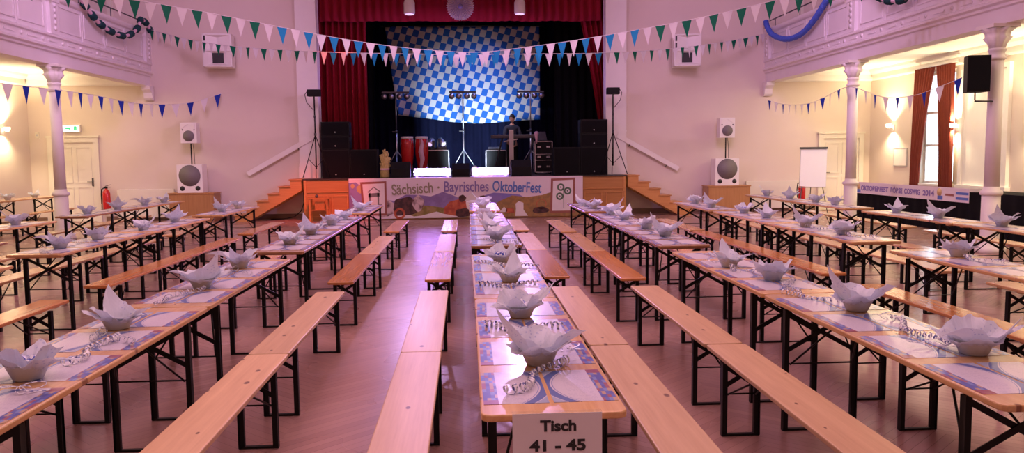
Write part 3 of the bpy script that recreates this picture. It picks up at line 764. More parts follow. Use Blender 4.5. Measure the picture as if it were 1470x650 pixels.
P2('printed_figure', [(.86,.16),(.98,.30),(1.06,.24),(1.06,.16)], M['b_white'], 4)
P2('printed_figure', [(1.02,.14),(1.04,.27),(1.24,.25),(1.26,.14)], M['b_red'], 4)
P2('printed_figure', ell(1.95,.20,.22,.09,s0=2), M['b_dark'], 4)
P2('printed_balloon', ell(-2.78,.82,.10,.11,w=.05), M['b_yellow'], 2)
P2('printed_balloon', ell(-2.98,.90,.05,.06,w=.05), M['b_yellow'], 2)
def ring(cx_, cz, r0, r1, mat, name, lv, a0=0, a1=2*PI, n=24):
    mb = MB(); y0 = F-.0013*(lv-1); vs = []
    for i in range(n+1):
        a = a0+(a1-a0)*i/n
        for r in (r0, r1): vs.append((cx_+r*math.cos(a), y0-.0012, cz+r*math.sin(a)))
    mb.add(vs, [(2*i,2*i+1,2*i+3,2*i+2) for i in range(n)]); mb.build(name, mat, bn, normals=False)
ring(-1.77,.16,.09,.15, M['b_red'], 'printed_wreath', 6)
ring(1.98,.36,.12,.135, M['b_red'], 'printed_wreath', 4)
def frame_print(x0, x1, z0, z1, tilt):
    q = [(x0+tilt, z0),(x1, z0),(x1+tilt*0, z1),(x0, z1-.02)]
    P2('printed_frame', q, M['b_brown'], 6)
    d = .055; P2('printed_frame_sheet', [(x0+d+tilt, z0+d),(x1-d, z0+d),(x1-d, z1-d),(x0+d, z1-d-.02)], M['b_white'], 7)
frame_print(-2.78, -2.10, .12, 1.02, .05)
frame_print(2.24, 2.88, .12, 1.05, -.03)
L8 = 8
for poly in ([(-2.56,.35),(-2.56,.72),(-2.52,.72),(-2.52,.35)], [(-2.34,.30),(-2.34,.72),(-2.30,.72),(-2.30,.30)], [(-2.58,.70),(-2.28,.72),(-2.28,.62),(-2.58,.60)],
             [(-2.60,.74),(-2.43,.88),(-2.26,.76),(-2.28,.735),(-2.43,.85),(-2.58,.72)], [(-2.60,.36),(-2.60,.42),(-2.54,.42),(-2.54,.36)], [(-2.30,.30),(-2.30,.42),(-2.23,.42),(-2.22,.30)]):
    P2('printed_gate', poly, M['b_grey'], L8)
for c_, d_ in ((2.50,.80),(2.68,.70),(2.47,.56)): ring(c_, d_, .055, .10, M['b_green'], 'printed_clover', L8)
for c_, d_ in ((2.50,.80),(2.68,.70),(2.47,.56)): ring(c_, d_, .0, .022, M['b_green'], 'printed_clover', L8)
P2('printed_stalk', [(2.565,.24),(2.565,.84),(2.585,.84),(2.585,.24)], M['b_green'], L8)
def btxt(s, mat, xc, zc, w, h, tilt):
    h *= 1.18
    text('banner_text', s, M['b_white'], h, (xc, F-.010, zc), (PI/2, -tilt, 0), bn, width=w*1.02, bold=.018)
    text('banner_text', s, mat, h, (xc, F-.0125, zc), (PI/2, -tilt, 0), bn, width=w, bold=.007)
btxt('Sächsisch', M['b_olive'], -1.42, .80, 1.08, .33, .05)
btxt('·', M['b_olive'], -.74, .82, .05, .30, 0)
btxt('Bayrisches', M['b_purple'], -.01, .84, 1.18, .33, 0)
btxt('OktoberFest', M['b_blue'], 1.33, .81, 1.30, .33, -.05)

# stairs on both sides
def stairs(s, label):
    t = thing('stage_stairs', label, 'stairs', (s*4.32, 21.15, 0), group='wooden stairs up to the stage')
    n = 5; run, rise = .29, 1.10/6
    for i in range(n+1):
        zt = 1.10 - rise*i
        x0, x1 = sorted((s*(run*i-.02), s*(run*(i+1)+.03)))
        if i < n+1 and zt > .1: MB().box(x0, x1, -.03, .80, zt-.03, zt).build('tread', M['stagewood'], t)
    st = MB()
    poly = [(0, 1.07)]
    for i in range(n+1):
        poly += [(s*run*(i+1), 1.07-rise*i), (s*run*(i+1), max(0, 1.07-rise*(i+1)))]
    poly += [(s*(run*(n)-.05), 0), (0, .80)]
    st.prism(poly, .035, 'xz', 0); st.build('stringer', M['stagewood'], t)
    st = MB(); st.prism(poly, .035, 'xz', .74); st.build('stringer', M['stagewood'], t)
stairs(-1, 'wooden stairs up to the left end of the stage'); stairs(1, 'wooden stairs up to the right end of the stage')
def wallrail(s, label):
    t = thing('handrail', label, 'handrail', (s*5.05, 21.95, 1.65), group='white wooden handrails beside the stage')
    p, q = (s*-.88, -.06, .53), (s*.84, -.06, -.42)
    MB().bar(p, q, .04, .13).build('rail', M['white_paint'], t)
    for f_ in (.2, .8):
        x = p[0]+(q[0]-p[0])*f_; z = p[2]+(q[2]-p[2])*f_
        MB().tube([(x, .04, z-.12), (x, -.06, z-.10), (x, -.06, z-.06)], .012, 6).build('rail_bracket', M['darkmetal'], t)
wallrail(-1, 'white sloping handrail on the wall left of the stage'); wallrail(1, 'white sloping handrail on the wall right of the stage')
tag(MB().tube([(-4.42,21.9,.80),(-4.42,21.9,.45),(-4.50,21.88,.22),(-4.68,21.85,.06),(-4.95,21.8,.015),(-5.3,21.8,.012)], .012, 6).build('power_cable', M['black']), 'dark cable hanging below the left stage stairs', 'cable')

# small wooden stand
t = thing('wooden_stand', 'small red brown wooden stand in front of the stage, left end', 'stand', (-3.80, 20.75, 0))
for sx in (-1,1):
    for sy in (-1,1): MB().box(sx*.22-.02, sx*.22+.02, sy*.13-.02, sy*.13+.02, 0, .60).build('leg', M['orange'], t)
MB().box(-.28,.28,-.17,.17,.60,.63).build('top', M['orange'], t)
MB().box(-.22,.22,-.14,.14,.30,.32).build('shelf', M['orange'], t)
MB().box(-.10,.14,-.08,.08,.32,.52).build('drawer_box', M['orange'], t)
tag(MB().lathe([(.03,0),(.045,.03),(.03,.07),(.01,.08)],12,(-3.86,20.75,.63)).build('candle_holder', M['darkmetal']), 'small dark round holder on top of the wooden stand', 'holder')

# ================================================================== STAGE CURTAINS AND FLAG
def pleated(name, xf, z0f, z1, y0, mat, n, amp, pleats, zsteps=8):
    """curtain: xf(t, s) gives x for t across 0..1 and s up 0..1"""
    vs = []
    for i in range(zsteps+1):
        s_ = i/zsteps
        for j in range(n+1):
            t_ = j/n; z0 = z0f(t_)
            z = z0+(z1-z0)*s_
            vs.append((xf(t_, s_), y0+amp*math.sin(t_*pleats*2*PI+.5*math.sin(3*s_))*(1+.25*math.sin(11*t_)), z))
    fs = [(i*(n+1)+j, i*(n+1)+j+1, (i+1)*(n+1)+j+1, (i+1)*(n+1)+j) for i in range(zsteps) for j in range(n)]
    o = MB().add(vs, fs, True).build(name, mat, normals=False)
    md = o.modifiers.new('thick', 'SOLIDIFY'); md.thickness = .012
    return o
o = pleated('stage_valance', lambda t,s: -3.93+7.77*t, lambda t: 5.36+.01*math.sin(40*t), 7.15, 22.42, M['stagered'], 260, .035, 34, 4)
tag(o, 'crimson pleated valance across the top of the stage', 'curtain')
o = pleated('stage_curtain', lambda t,s: -4.3+1.57*t+.0*s, lambda t: 1.12, 7.15, 22.75, M['stagered'], 110, .07, 9)
tag(o, 'crimson velvet stage curtain on the left of the stage', 'curtain', 'crimson stage curtains')
o = pleated('stage_curtain', lambda t,s: 4.25-(.28+.52*max(0, min(1,(s-.22)/.5))**1.2)*(1-t) - .18*(s>0)*0 - .15*(1-t), lambda t: 1.12, 7.15, 22.75, M['stagered'], 70, .05, 6, 14)
tag(o, 'crimson velvet stage curtain gathered at the right of the stage', 'curtain', 'crimson stage curtains')
for s in (-1, 1):
    o = pleated('black_side_drape', lambda t,q: s*(2.75+2.2*t), lambda t: 1.12, 7.15, 24.6, M['blackcloth'], 80, .06, 9)
    tag(o, f"black side drape on the {'left' if s < 0 else 'right'} half of the stage", 'drape', 'black stage drapes')
o = pleated('stage_backcloth', lambda t,q: -4.6+9.2*t, lambda t: 1.12, 7.15, 26.6, M['navy'], 220, .05, 34)
tag(o, 'navy pleated backcloth hanging behind the lozenge flag', 'drape')
vs = []; nx, nz = 70, 30
for i in range(nz+1):
    s_ = i/nz
    for j in range(nx+1):
        t_ = j/nx
        xl = -2.12-.36*s_; x = xl+(2.38-xl)*t_
        zb = 2.73+.24*(1-t_)**3+.05*t_**4 + .03*math.sin(t_*9)
        zt = 5.72
        z = zb+(zt-zb)*s_ - .04*math.sin(t_*PI)*(1-s_)
        y = 25.5+.05*math.sin(t_*22+2*s_)+.03*math.sin(t_*9-3*s_)+.35*(s_-.5)**2
        vs.append((x, y, z))
fs = [(i*(nx+1)+j, i*(nx+1)+j+1, (i+1)*(nx+1)+j+1, (i+1)*(nx+1)+j) for i in range(nz) for j in range(nx)]
o = MB().add(vs, fs, True).build('lozenge_flag', M['lozenge'], normals=False)
md = o.modifiers.new('thick', 'SOLIDIFY'); md.thickness = .004
tag(o, 'huge blue and white lozenge flag hanging at the back of the stage', 'flag')
fb = MB().tube([(-2.6,25.6,5.74),(2.5,25.6,5.74)], .03, 8)
for x in (-2.3,0,2.2): fb.tube([(x,25.6,5.74),(x,25.6,7.2)], .006, 5)
fb.build('hanging_bar', M['darkmetal'], o)
# tube carrying lamps across the valance, with lamps and rosette
for x, side in ((-1.47,'left'),(1.53,'right')):
    t = thing('stage_spotlight', f'white cylinder spotlight hanging before the valance, {side} of the rosette', 'spotlight', (x, 22.12, 5.50), group='white cylinder spotlights above the stage')
    MB().lathe([(.13,0),(.15,.02),(.15,.30),(.12,.38),(.04,.44)], 20).build('lamp_housing', M['spk_white'], t)
    MB().lathe([(.125,-.008),(.125,.0)], 20).build('lamp_glass', M['spotglow'], t)
    MB().tube([(0,0,.44),(0,0,1.7)], .012, 6).build('suspension_rod', M['darkmetal'], t)
    lo = spot('stage_spotlight_beam', (x, 21.98, 5.42), (0.2, 8.0, 0.4), 800, (0.70, 0.44, 1.0), 52, 0.9, 0.16)
    lo.parent = t; lo.location = Vector((0, -.14, -.08))
t = thing('paper_rosette', 'round lilac paper fan rosette hanging in the middle of the valance', 'rosette', (-.09, 22.16, 5.71))
n = 72; vs = [(0,-.02,0)]
for j in range(n):
    a = 2*PI*j/n; r = .385 if j % 2 else .35; vs.append((r*math.cos(a), -.02 if j % 2 else .03, r*math.sin(a)))
MB().add(vs, [(0, j+1, (j+1)%n+1) for j in range(n)]).build('pleated_disc', M['whiteflag'], t, normals=False)
k = NT('rosette_print'); k.col((.25,.22,.55,1)); M['ros'] = k.m
rp = MB()
for j in range(36):
    a = 2*PI*j/36; c_, s_ = math.cos(a), math.sin(a)
    rp.bar((.09*c_, -.03, .09*s_), (.30*c_, -.036, .30*s_), .006, .006)
rp.build('printed_rays', M['ros'], t)
MB().lathe([(.07,-.035),(.07,-.028)], 24, axis='y').build('centre_disc', M['ros'], t)

# ================================================================== STAGE EQUIPMENT
SZ = 1.10
def cab(w, d, h, label, loc, cat='loudspeaker', group=None, name='loudspeaker'):
    t = thing(name, label, cat, loc, group=group)
    MB().box(-w/2, w/2, 0, d, 0, h).build('cabinet', M['black'], t, bevel=.012)
    MB().box(-w/2+.03, w/2-.03, -.012, 0.002, .04, h-.04).build('grille', M['blackcloth'], t)
    MB().lathe([(.018,-.004),(.018,.0)], 12, (0, -.013, .10), axis='y').build('badge', M['metal'], t)
    return t
for s, sd in ((-1,'left'),(1,'right')):
    cab(.74, .5, .76, f'black bass speaker at the outer {sd} end of the stage, under the tops', (s*3.46, 21.45, SZ), group='black stage speakers')
    cab(.72, .5, .76, f'black bass speaker, inner one on the {sd} of the stage', (s*2.72, 21.45, SZ), group='black stage speakers')
    cab(.74, .48, .36, f'black top speaker stacked on the {sd} bass speaker, lower one', (s*3.46, 21.47, SZ+.76), group='black stage speakers')
    cab(.74, .48, .38, f'black top speaker stacked on the {sd} bass speaker, uppermost', (s*3.46, 21.47, SZ+1.12), group='black stage speakers')
def tripod(s, sd):
    x = s*3.95
    t = thing('light_stand', f'black tripod stand with floodlight at the {sd} front corner of stage', 'light stand', (x, 21.32, SZ), group='black tripod light stands')
    MB().tube([(0,0,.25),(0,0,2.15)], .018, 8).build('pole', M['black'], t)
    for a in (100, 215, 335):
        c_, q = math.cos(math.radians(a)), math.sin(math.radians(a))
        rr = .42 if q < .5 else .35
        if a == 100: rr = .12
        MB().tube([(0,0,1.15),(rr*c_*1.0, rr*q*.35, .02)], .011, 6).tube([(rr*c_*.55, rr*q*.19, .52),(0,0,.30)], .007, 6).build('leg', M['black'], t)
    MB().tube([(0,0,1.13),(0,0,1.20)], .03, 8).tube([(0,0,1.60),(0,0,1.66)], .028, 8).build('collar', M['darkmetal'], t)
    h = MB().box(-.17,.17,-.10,.10,2.15,2.33); h.build('floodlight', M['black'], t, bevel=.02)
    MB().tube([(s*.17,0,2.3),(s*.24,0,2.2),(s*.2,0,2.0),(s*.03,0,1.8)], .008, 6).build('lamp_cable', M['black'], t)
tripod(-1,'left'); tripod(1,'right')
def parbar(x, label):
    t = thing('led_lamp_stand', label, 'light stand', (x, 23.9, SZ), group='silver stands with four-lamp bars')
    MB().tube([(0,0,.15),(0,0,1.3)], .024, 8).tube([(0,0,1.3),(0,0,2.42)], .018, 8).build('pole', M['metal'], t)
    for a in (20, 150, 270): MB().tube([(0,0,.75),(.5*math.cos(math.radians(a)), .4*math.sin(math.radians(a)), .01)], .012, 6).build('leg', M['metal'], t)
    MB().tube([(0,0,1.26),(0,0,1.34)], .034, 8).box(-.12,0,-.02,.02,1.28,1.31).build('collar', M['darkmetal'], t)
    MB().box(-.40,.40,-.03,.03,2.42,2.47).build('crossbar', M['darkmetal'], t)
    for q in (-.33,-.12,.12,.33):
        o = MB().lathe([(.03,.08),(.085,.03),(.085,-.06),(.075,-.065)], 16, (q,-.05,2.32), axis='y').build('par_lamp', M['darkmetal'], t)
        MB().lathe([(.07,-.066),(.07,-.060)], 16, (q,-.05,2.32), axis='y').build('lamp_lens', M['metal'], o)
parbar(-2.05, 'silver lamp stand with four lamps on a bar, above the congas')
parbar(-.07, 'silver lamp stand with four lamps on a bar, at stage centre')
parbar(1.94, 'silver lamp stand with four lamps on a bar, right of the keyboard player')
# congas
def conga(x, label, scarf):
    t = thing('conga_drum', label, 'drum', (x, 23.2, SZ+.20), group='red conga drums')
    MB().lathe([(.12,0),(.13,.02),(.165,.25),(.19,.48),(.185,.70),(.165,.88)], 24).build('drum_shell', M['red'], t)
    MB().lathe([(.172,.86),(.180,.88),(.180,.92),(.16,.93),(.01,.93)], 24).build('drum_head', M['spk_white'], t)
    for a in range(6):
        q = a*PI/3+.3; MB().tube([(.178*math.cos(q),.178*math.sin(q),.88),(.198*math.cos(q),.198*math.sin(q),.62)], .006, 5).build('tension_rod', M['metal'], t)
    for a in range(3):
        q = a*2*PI/3+.5; MB().tube([(.13*math.cos(q),.13*math.sin(q),.3),(.185*math.cos(q),.185*math.sin(q),-.20)], .010, 6).build('stand_leg', M['metal'], t)
    if scarf:
        vs = []
        for i in range(13):
            z = .86-.075*i; w_ = .02+.05*math.sin(min(1,i/12)*PI)
            for dx in (-1,1): vs.append((dx*w_+.02*math.sin(i), -.205-.012*math.cos(i*1.3)-.01, z))
        o = MB().add(vs, [(2*i,2*i+1,2*i+3,2*i+2) for i in range(12)], True).build('cloth_ribbon', M['pinkpaper'], t, normals=False)
        md = o.modifiers.new('thick', 'SOLIDIFY'); md.thickness = .006
conga(-1.69, 'red conga drum with white head, the left one of the pair', False)
conga(-1.27, 'red conga drum with a pale ribbon, the right one of the pair', True)
def moving_head(loc, label, rz=0):
    t = thing('moving_head_light', label, 'stage light', loc, rz, group='small moving head lights')
    MB().box(-.13,.13,-.10,.10,0,.07).build('base', M['darkmetal'], t, bevel=.01)
    MB().box(-.13,-.105,-.04,.04,.07,.26).box(.105,.13,-.04,.04,.07,.26).box(-.13,.13,-.04,.04,.07,.09).build('yoke', M['darkmetal'], t)
    o = MB().lathe([(.05,.12),(.085,.08),(.09,-.08),(.08,-.12)], 16, axis='y').build('lamp_head', M['metal'], t, loc=(0,0,.24), rot=(.7,0,.5))
    MB().lathe([(.07,-.125),(.07,-.118)], 16, axis='y').build('lamp_lens', M['spotglow'], o)
def flightcase(x0, x1, y0, y1, z0, z1, label, rack=False):
    t = thing('flight_case', label, 'flight case', ((x0+x1)/2, y0, z0), group='black flight cases with metal edges')
    w = (x1-x0)/2; d = y1-y0; h = z1-z0
    MB().box(-w+.012, w-.012, .012, d-.012, .05, h-.012).build('case_body', M['black'], t)
    e = .022; ed = MB()
    for sx in (-w, w-e):
        ed.box(sx, sx+e, 0, e, .05, h).box(sx, sx+e, d-e, d, .05, h).box(sx, sx+e, 0, d, h-e, h).box(sx, sx+e, 0, d, .05, .05+e)
    for yy in (0, d-e): ed.box(-w, w, yy, yy+e, h-e, h).box(-w, w, yy, yy+e, .05, .05+e)
    if rack:
        for z in (h*.42, h*.60): ed.box(-w, w, -.004, .01, z, z+.015)
    ed.build('metal_edge', M['silver'], t)
    if rack:
        for z in (.2, h*.5, h*.8):
            for sx in (-.5, .5): MB().box(sx*w-.05, sx*w+.05, -.01, .012, z, z+.05).build('latch', M['silver'], t)
    for sx in (-w+.06, w-.06):
        for yy in (.06, d-.06): MB().lathe([(.028,-.02),(.028,.02)], 10, (sx, yy, .028), axis='x').build('castor', M['black'], t)
    return t
flightcase(-1.14, -.50, 23.35, 23.85, SZ, SZ+.74, 'black flight case behind the left light bar')
moving_head((-.72, 23.6, SZ+.74), 'small silver moving head light on the left flight case', .3)
moving_head((-1.02, 23.6, SZ+.74), 'small silver moving head light beside the conga', -.9)
flightcase(.58, 1.20, 23.55, 24.0, SZ, SZ+.72, 'black flight case under the keyboard')
t = thing('audio_mixer', 'small grey mixer on the flight case under the keyboard', 'mixer', (.86, 23.62, SZ+.72))
MB().prism([(0,0),(.30,0),(.30,.10),(0,.04)], .40, 'yz', -.2).build('mixer_body', M['darkmetal'], t)
for i in range(6): MB().box(-.16+.06*i, -.145+.06*i, .10, .13, .06, .085).build('fader', M['silver'], t)
flightcase(1.98, 2.50, 23.0, 23.5, SZ, SZ+.96, 'tall black rack case with metal latches, right of the keyboard', True)
t = thing('laptop', 'dark open laptop tilted on top of the tall rack case', 'laptop', (2.24, 23.2, SZ+.96), .25)
MB().box(-.17,.17,-.11,.11,0,.02).build('laptop_base', M['black'], t)
MB().bar((0,.11,.02),(0,.26,.28),.34,.012).build('laptop_screen', M['darkmetal'], t)
for x, w, h, lb in ((-1.75,.52,.42,'left of the left light bar'),(-.15,.46,.36,'between the two light bars'),(1.47,.54,.44,'right of the right light bar')):
    t = thing('stage_monitor', f'black wedge monitor speaker {lb}', 'monitor speaker', (x, 21.35, SZ), group='black wedge monitors along the stage edge')
    MB().prism([(0,0),(.42,0),(.42,h*.8),(.16,h),(0,h*.55)], w, 'yz', -w/2).build('cabinet', M['black'], t)
    MB().bar((0,.40,h*.83),(0,.18,h-.01),w-.08,.012).build('grille', M['blackcloth'], t)
def ledbar(x, label):
    t = thing('led_light_bar', label, 'light bar', (x, 21.45, SZ), group='glowing violet light bars on the stage edge')
    MB().box(-.50,.50,0,.16,.03,.08).box(-.45,-.38,.0,.18,0,.03).box(.38,.45,.0,.18,0,.03).build('housing', M['darkmetal'], t)
    MB().box(-.49,.49,.0,.14,.08,.24).build('lamp_tray', M['darkmetal'], t)
    for i in range(8):
        MB().lathe([(.056,-.012),(.056,.0)], 14, (-.427+.122*i, -.002, .155), axis='y').build('led_lens', M['led'], t)
    d = bpy.data.lights.new('led_bar_beam', 'AREA'); d.shape = 'RECTANGLE'; d.size = .95; d.size_y = .085; d.energy = 950; d.color = (.50,.28,1.0)
    lo = bpy.data.objects.new('led_bar_beam', d); C.objects.link(lo); lo.parent = t; lo.location = (0,-.03,.16); lo.rotation_euler = (PI/2-.12,0,0)
ledbar(-.91, 'glowing violet light bar on the stage edge, left of the centre')
ledbar(.64, 'glowing violet light bar on the stage edge, right of the centre')
t = thing('white_cloth', 'crumpled pale cloth beside the right violet light bar', 'cloth', (.24, 21.80, SZ))
MB().lathe([(.02,0),(.14,.01),(.16,.08),(.10,.20),(.05,.27),(.01,.29)], 20, flute=lambda a,h: 1+.22*math.sin(5*a+h*20)).build('cloth_folds', M['whiteflag'], t)
# straw sheaf in a pot
t = thing('straw_sheaf', 'golden straw sheaf standing by the inner left bass speaker', 'sheaf', (-2.17, 21.5, SZ))
MB().lathe([(.10,0),(.13,.02),(.12,.30),(.10,.40),(.14,.55)], 20, flute=lambda a,h: 1+.06*math.sin(9*a)).build('straw_bundle', M['hay'], t)
hd = MB(); rd = random.Random(5)
for i in range(95):
    a = rd.uniform(0,2*PI); r = rd.uniform(0,.15); z = rd.uniform(.45,.78)-r*.8
    hd.tube([(r*.5*math.cos(a), r*.5*math.sin(a), z-.16),(r*math.cos(a), r*math.sin(a), z)], [.006,.022], 5)
hd.build('straw_heads', M['hay'], t)
MB().lathe([(.128,.20),(.132,.22),(.128,.25)], 20).build('tie_band', M['pinkpaper'], t)
# keyboard on a stand
t = thing('electric_keyboard', 'long grey electric keyboard on a stand in front of the player', 'keyboard', (1.38, 23.0, SZ))
MB().box(-.66,.66,-.16,.16,1.05,1.14).build('keyboard_body', M['darkmetal'], t, bevel=.012)
MB().box(-.60,.60,.02,.15,1.14,1.15).build('key_bed', M['spk_white'], t)
bk = MB()
for i in range(35):
    if i % 7 not in (2,6): bk.box(-.585+.034*i, -.570+.034*i, .02, .10, 1.15, 1.158)
bk.build('black_keys', M['black'], t)
for x in (-.45,.45):
    MB().bar((x-.15,-.12,0),(x+.12,.12,1.05),.03,.03).bar((x-.15,.12,0),(x+.12,-.12,1.05),.03,.03).build('stand_leg', M['darkmetal'], t)
MB().bar((-.3,-.14,.95),(.1,-.14,1.02),.03,.03).build('stand_arm', M['metal'], t)
t = thing('upright_panel', 'tall narrow grey panel standing upright before the keyboard', 'panel', (1.29, 22.72, SZ+.45-.45))
MB().box(-.065,.065,-.04,.04,.10,1.28).build('panel_body', M['metal'], t, bevel=.012)
MB().box(-.16,.16,-.12,.12,0,.03).box(-.02,.02,-.02,.02,.03,.10).build('panel_foot', M['darkmetal'], t)
# ------------------------------------------------------------------ keyboard player
def skin_obj(name, nodes, edges, mat, parent, root=0, sub=2):
    me = bpy.data.meshes.new(name); me.from_pydata([n_[0] for n_ in nodes], edges, [])
    o = bpy.data.objects.new(name, me); C.objects.link(o); o.parent = parent
    o.modifiers.new('skin', 'SKIN'); md = o.modifiers.new('sub', 'SUBSURF'); md.levels = md.render_levels = sub
    for i, n_ in enumerate(nodes):
        sv = me.skin_vertices[0].data[i]; r = n_[1]; sv.radius = r if isinstance(r, tuple) else (r, r)
        sv.use_root = (i == root); sv.use_loose = False
    me.materials.append(mat); return o
pl = thing('person', 'person in dark shirt standing at the keyboard, head turned down', 'person', (1.35, 23.42, SZ), .25)
N = [((0,0,.90),(.13,.10)),((0,0,1.08),(.125,.095)),((0,-.01,1.26),(.145,.10)),((0,-.01,1.38),(.12,.085)),((0,-.02,1.46),.052),((0,-.03,1.53),.05)]
E_ = [(0,1),(1,2),(2,3),(3,4),(4,5)]
def addc(start, pts):
    p = start
    for q in pts: N.append(q); E_.append((p, len(N)-1)); p = len(N)-1
    return p
ends = {}
for s in (-1,1):
    addc(0, [((s*.09,0,.82),.09),((s*.10,-.02,.48),.062),((s*.10,.02,.10),.042),((s*.11,-.06,.045),.042),((s*.12,-.17,.03),.032)])
    ends[s] = addc(3, [((s*.19,-.01,1.36),.058),((s*.25,-.06,1.10),.044),((s*.19,-.26,1.09),.034),((s*.17,-.33,1.085),.024),((s*.165,-.37,1.08),.026)])
body = skin_obj('body', N, E_, M['skin'], pl, 0, 2)
# hands: five fingers each
for s in (-1,1):
    hn = [((0,0,0),.020),((0,-.035,.002),(.030,.014))]; he = [(0,1)]
    for i, (dx, ln_) in enumerate(((-.026,.060),(-.009,.072),(.009,.068),(.025,.054))):
        hn.append(((dx,-.05,.0),.009)); he.append((1,len(hn)-1))
        hn.append(((dx*1.2,-.05-ln_*.55,.004),.0085)); he.append((len(hn)-2,len(hn)-1))
        hn.append(((dx*1.25,-.05-ln_*.9,-.018),.007)); he.append((len(hn)-2,len(hn)-1))
    hn.append(((-s*.035,-.015,-.004),.010)); he.append((0,len(hn)-1)); hn.append(((-s*.055,-.045,-.014),.008)); he.append((len(hn)-2,len(hn)-1))
    o = skin_obj('hand', hn, he, M['skin'], pl, 0, 1); o.location = (s*.165,-.36,1.09)
# head
hb = MB(); nlat, nlon = 18, 24; vs = []
for i in range(nlat+1):
    th = PI*i/nlat
    for j in range(nlon):
        ph_ = 2*PI*j/nlon; x = math.sin(th)*math.cos(ph_); y = math.sin(th)*math.sin(ph_); z = math.cos(th)
        w_ = .075*(1-.18*max(0,-z)); d_ = .095
        f_ = max(0,-y)
        yy = y*d_ - .022*math.exp(-((x/.16)**2+((z+.12)/.16)**2))*(f_ > .3)*f_ + .010*math.exp(-(((abs(x)-.38)/.15)**2+((z-.08)/.12)**2))*(f_ > .3)
        vs.append((x*w_, yy, z*.118))
hb.add(vs, [(i*nlon+j, i*nlon+(j+1)%nlon, (i+1)*nlon+(j+1)%nlon, (i+1)*nlon+j) for i in range(nlat) for j in range(nlon)], True)
for s in (-1,1): hb.lathe([(.004,-.02),(.022,-.01),(.022,.01),(.004,.02)], 10, (s*.074,.005,-.01), axis='x')
head = hb.build('head', M['skin'], pl, loc=(0,-.05,1.63), rot=(.25,0,-.75))
M['lip'] = plain('lips', (.42,.16,.14), .5)
MB().lathe([(.003,-.022),(.007,-.008),(.007,.008),(.003,.022)], 8, (0,-.092,-.055), axis='x').build('mouth', M['lip'], head)
for s in (-1,1): MB().lathe([(.002,-.004),(.011,0),(.002,.004)], 10, (s*.028,-.084,.010), axis='y').build('eye', M['hair'], head)
vs = []
for i in range(11):
    th = PI*.62*i/10
    for j in range(24):
        ph_ = 2*PI*j/24; fr = max(0,-math.sin(ph_)); tt = th*(1-.42*fr)
        x, y, z = math.sin(tt)*math.cos(ph_), math.sin(tt)*math.sin(ph_), math.cos(tt)
        r_ = 1.10+.03*math.sin(7*ph_+5*tt); vs.append((x*.076*r_, y*.097*r_+.004, z*.120*r_+.003))
o = MB().add(vs, [(i*24+j, i*24+(j+1)%24, (i+1)*24+(j+1)%24, (i+1)*24+j) for i in range(10) for j in range(24)], True).build('hair', M['hair'], head)
# clothes
SN = [((0,0,.80),(.155,.125)),((0,0,1.08),(.142,.112)),((0,-.01,1.26),(.162,.118)),((0,-.01,1.37),(.13,.10)),((0,-.015,1.43),(.062,.062))]
SE = [(0,1),(1,2),(2,3),(3,4)]
for s in (-1,1):
    p = 3
    for q in (((s*.19,-.01,1.36),.074),((s*.25,-.06,1.10),.056),((s*.20,-.24,1.09),.044)):
        SN.append(q); SE.append((p,len(SN)-1)); p = len(SN)-1
skin_obj('shirt', SN, SE, M['shirt'], pl, 0, 2)
TN = [((0,0,.90),(.145,.115))]; TE = []
for s in (-1,1):
    p = 0
    for q in (((s*.09,0,.80),.10),((s*.10,-.02,.48),.076),((s*.10,.02,.11),.062)):
        TN.append(q); TE.append((p,len(TN)-1)); p = len(TN)-1
skin_obj('trousers', TN, TE, M['black'], pl, 0, 2)
# pale cloth at the right end of the keyboard
t = thing('draped_cloth', 'pale crumpled cloth hanging over the right end of the keyboard', 'cloth', (2.02, 22.84, SZ+1.14))
MB().lathe([(.015,-.26),(.025,-.18),(.04,-.08),(.055,.0),(.06,.05),(.035,.09),(.01,.10)], 18, flute=lambda a,h: 1+.18*math.sin(4*a+9*h)).build('cloth_folds', M['pinkpaper'], t)

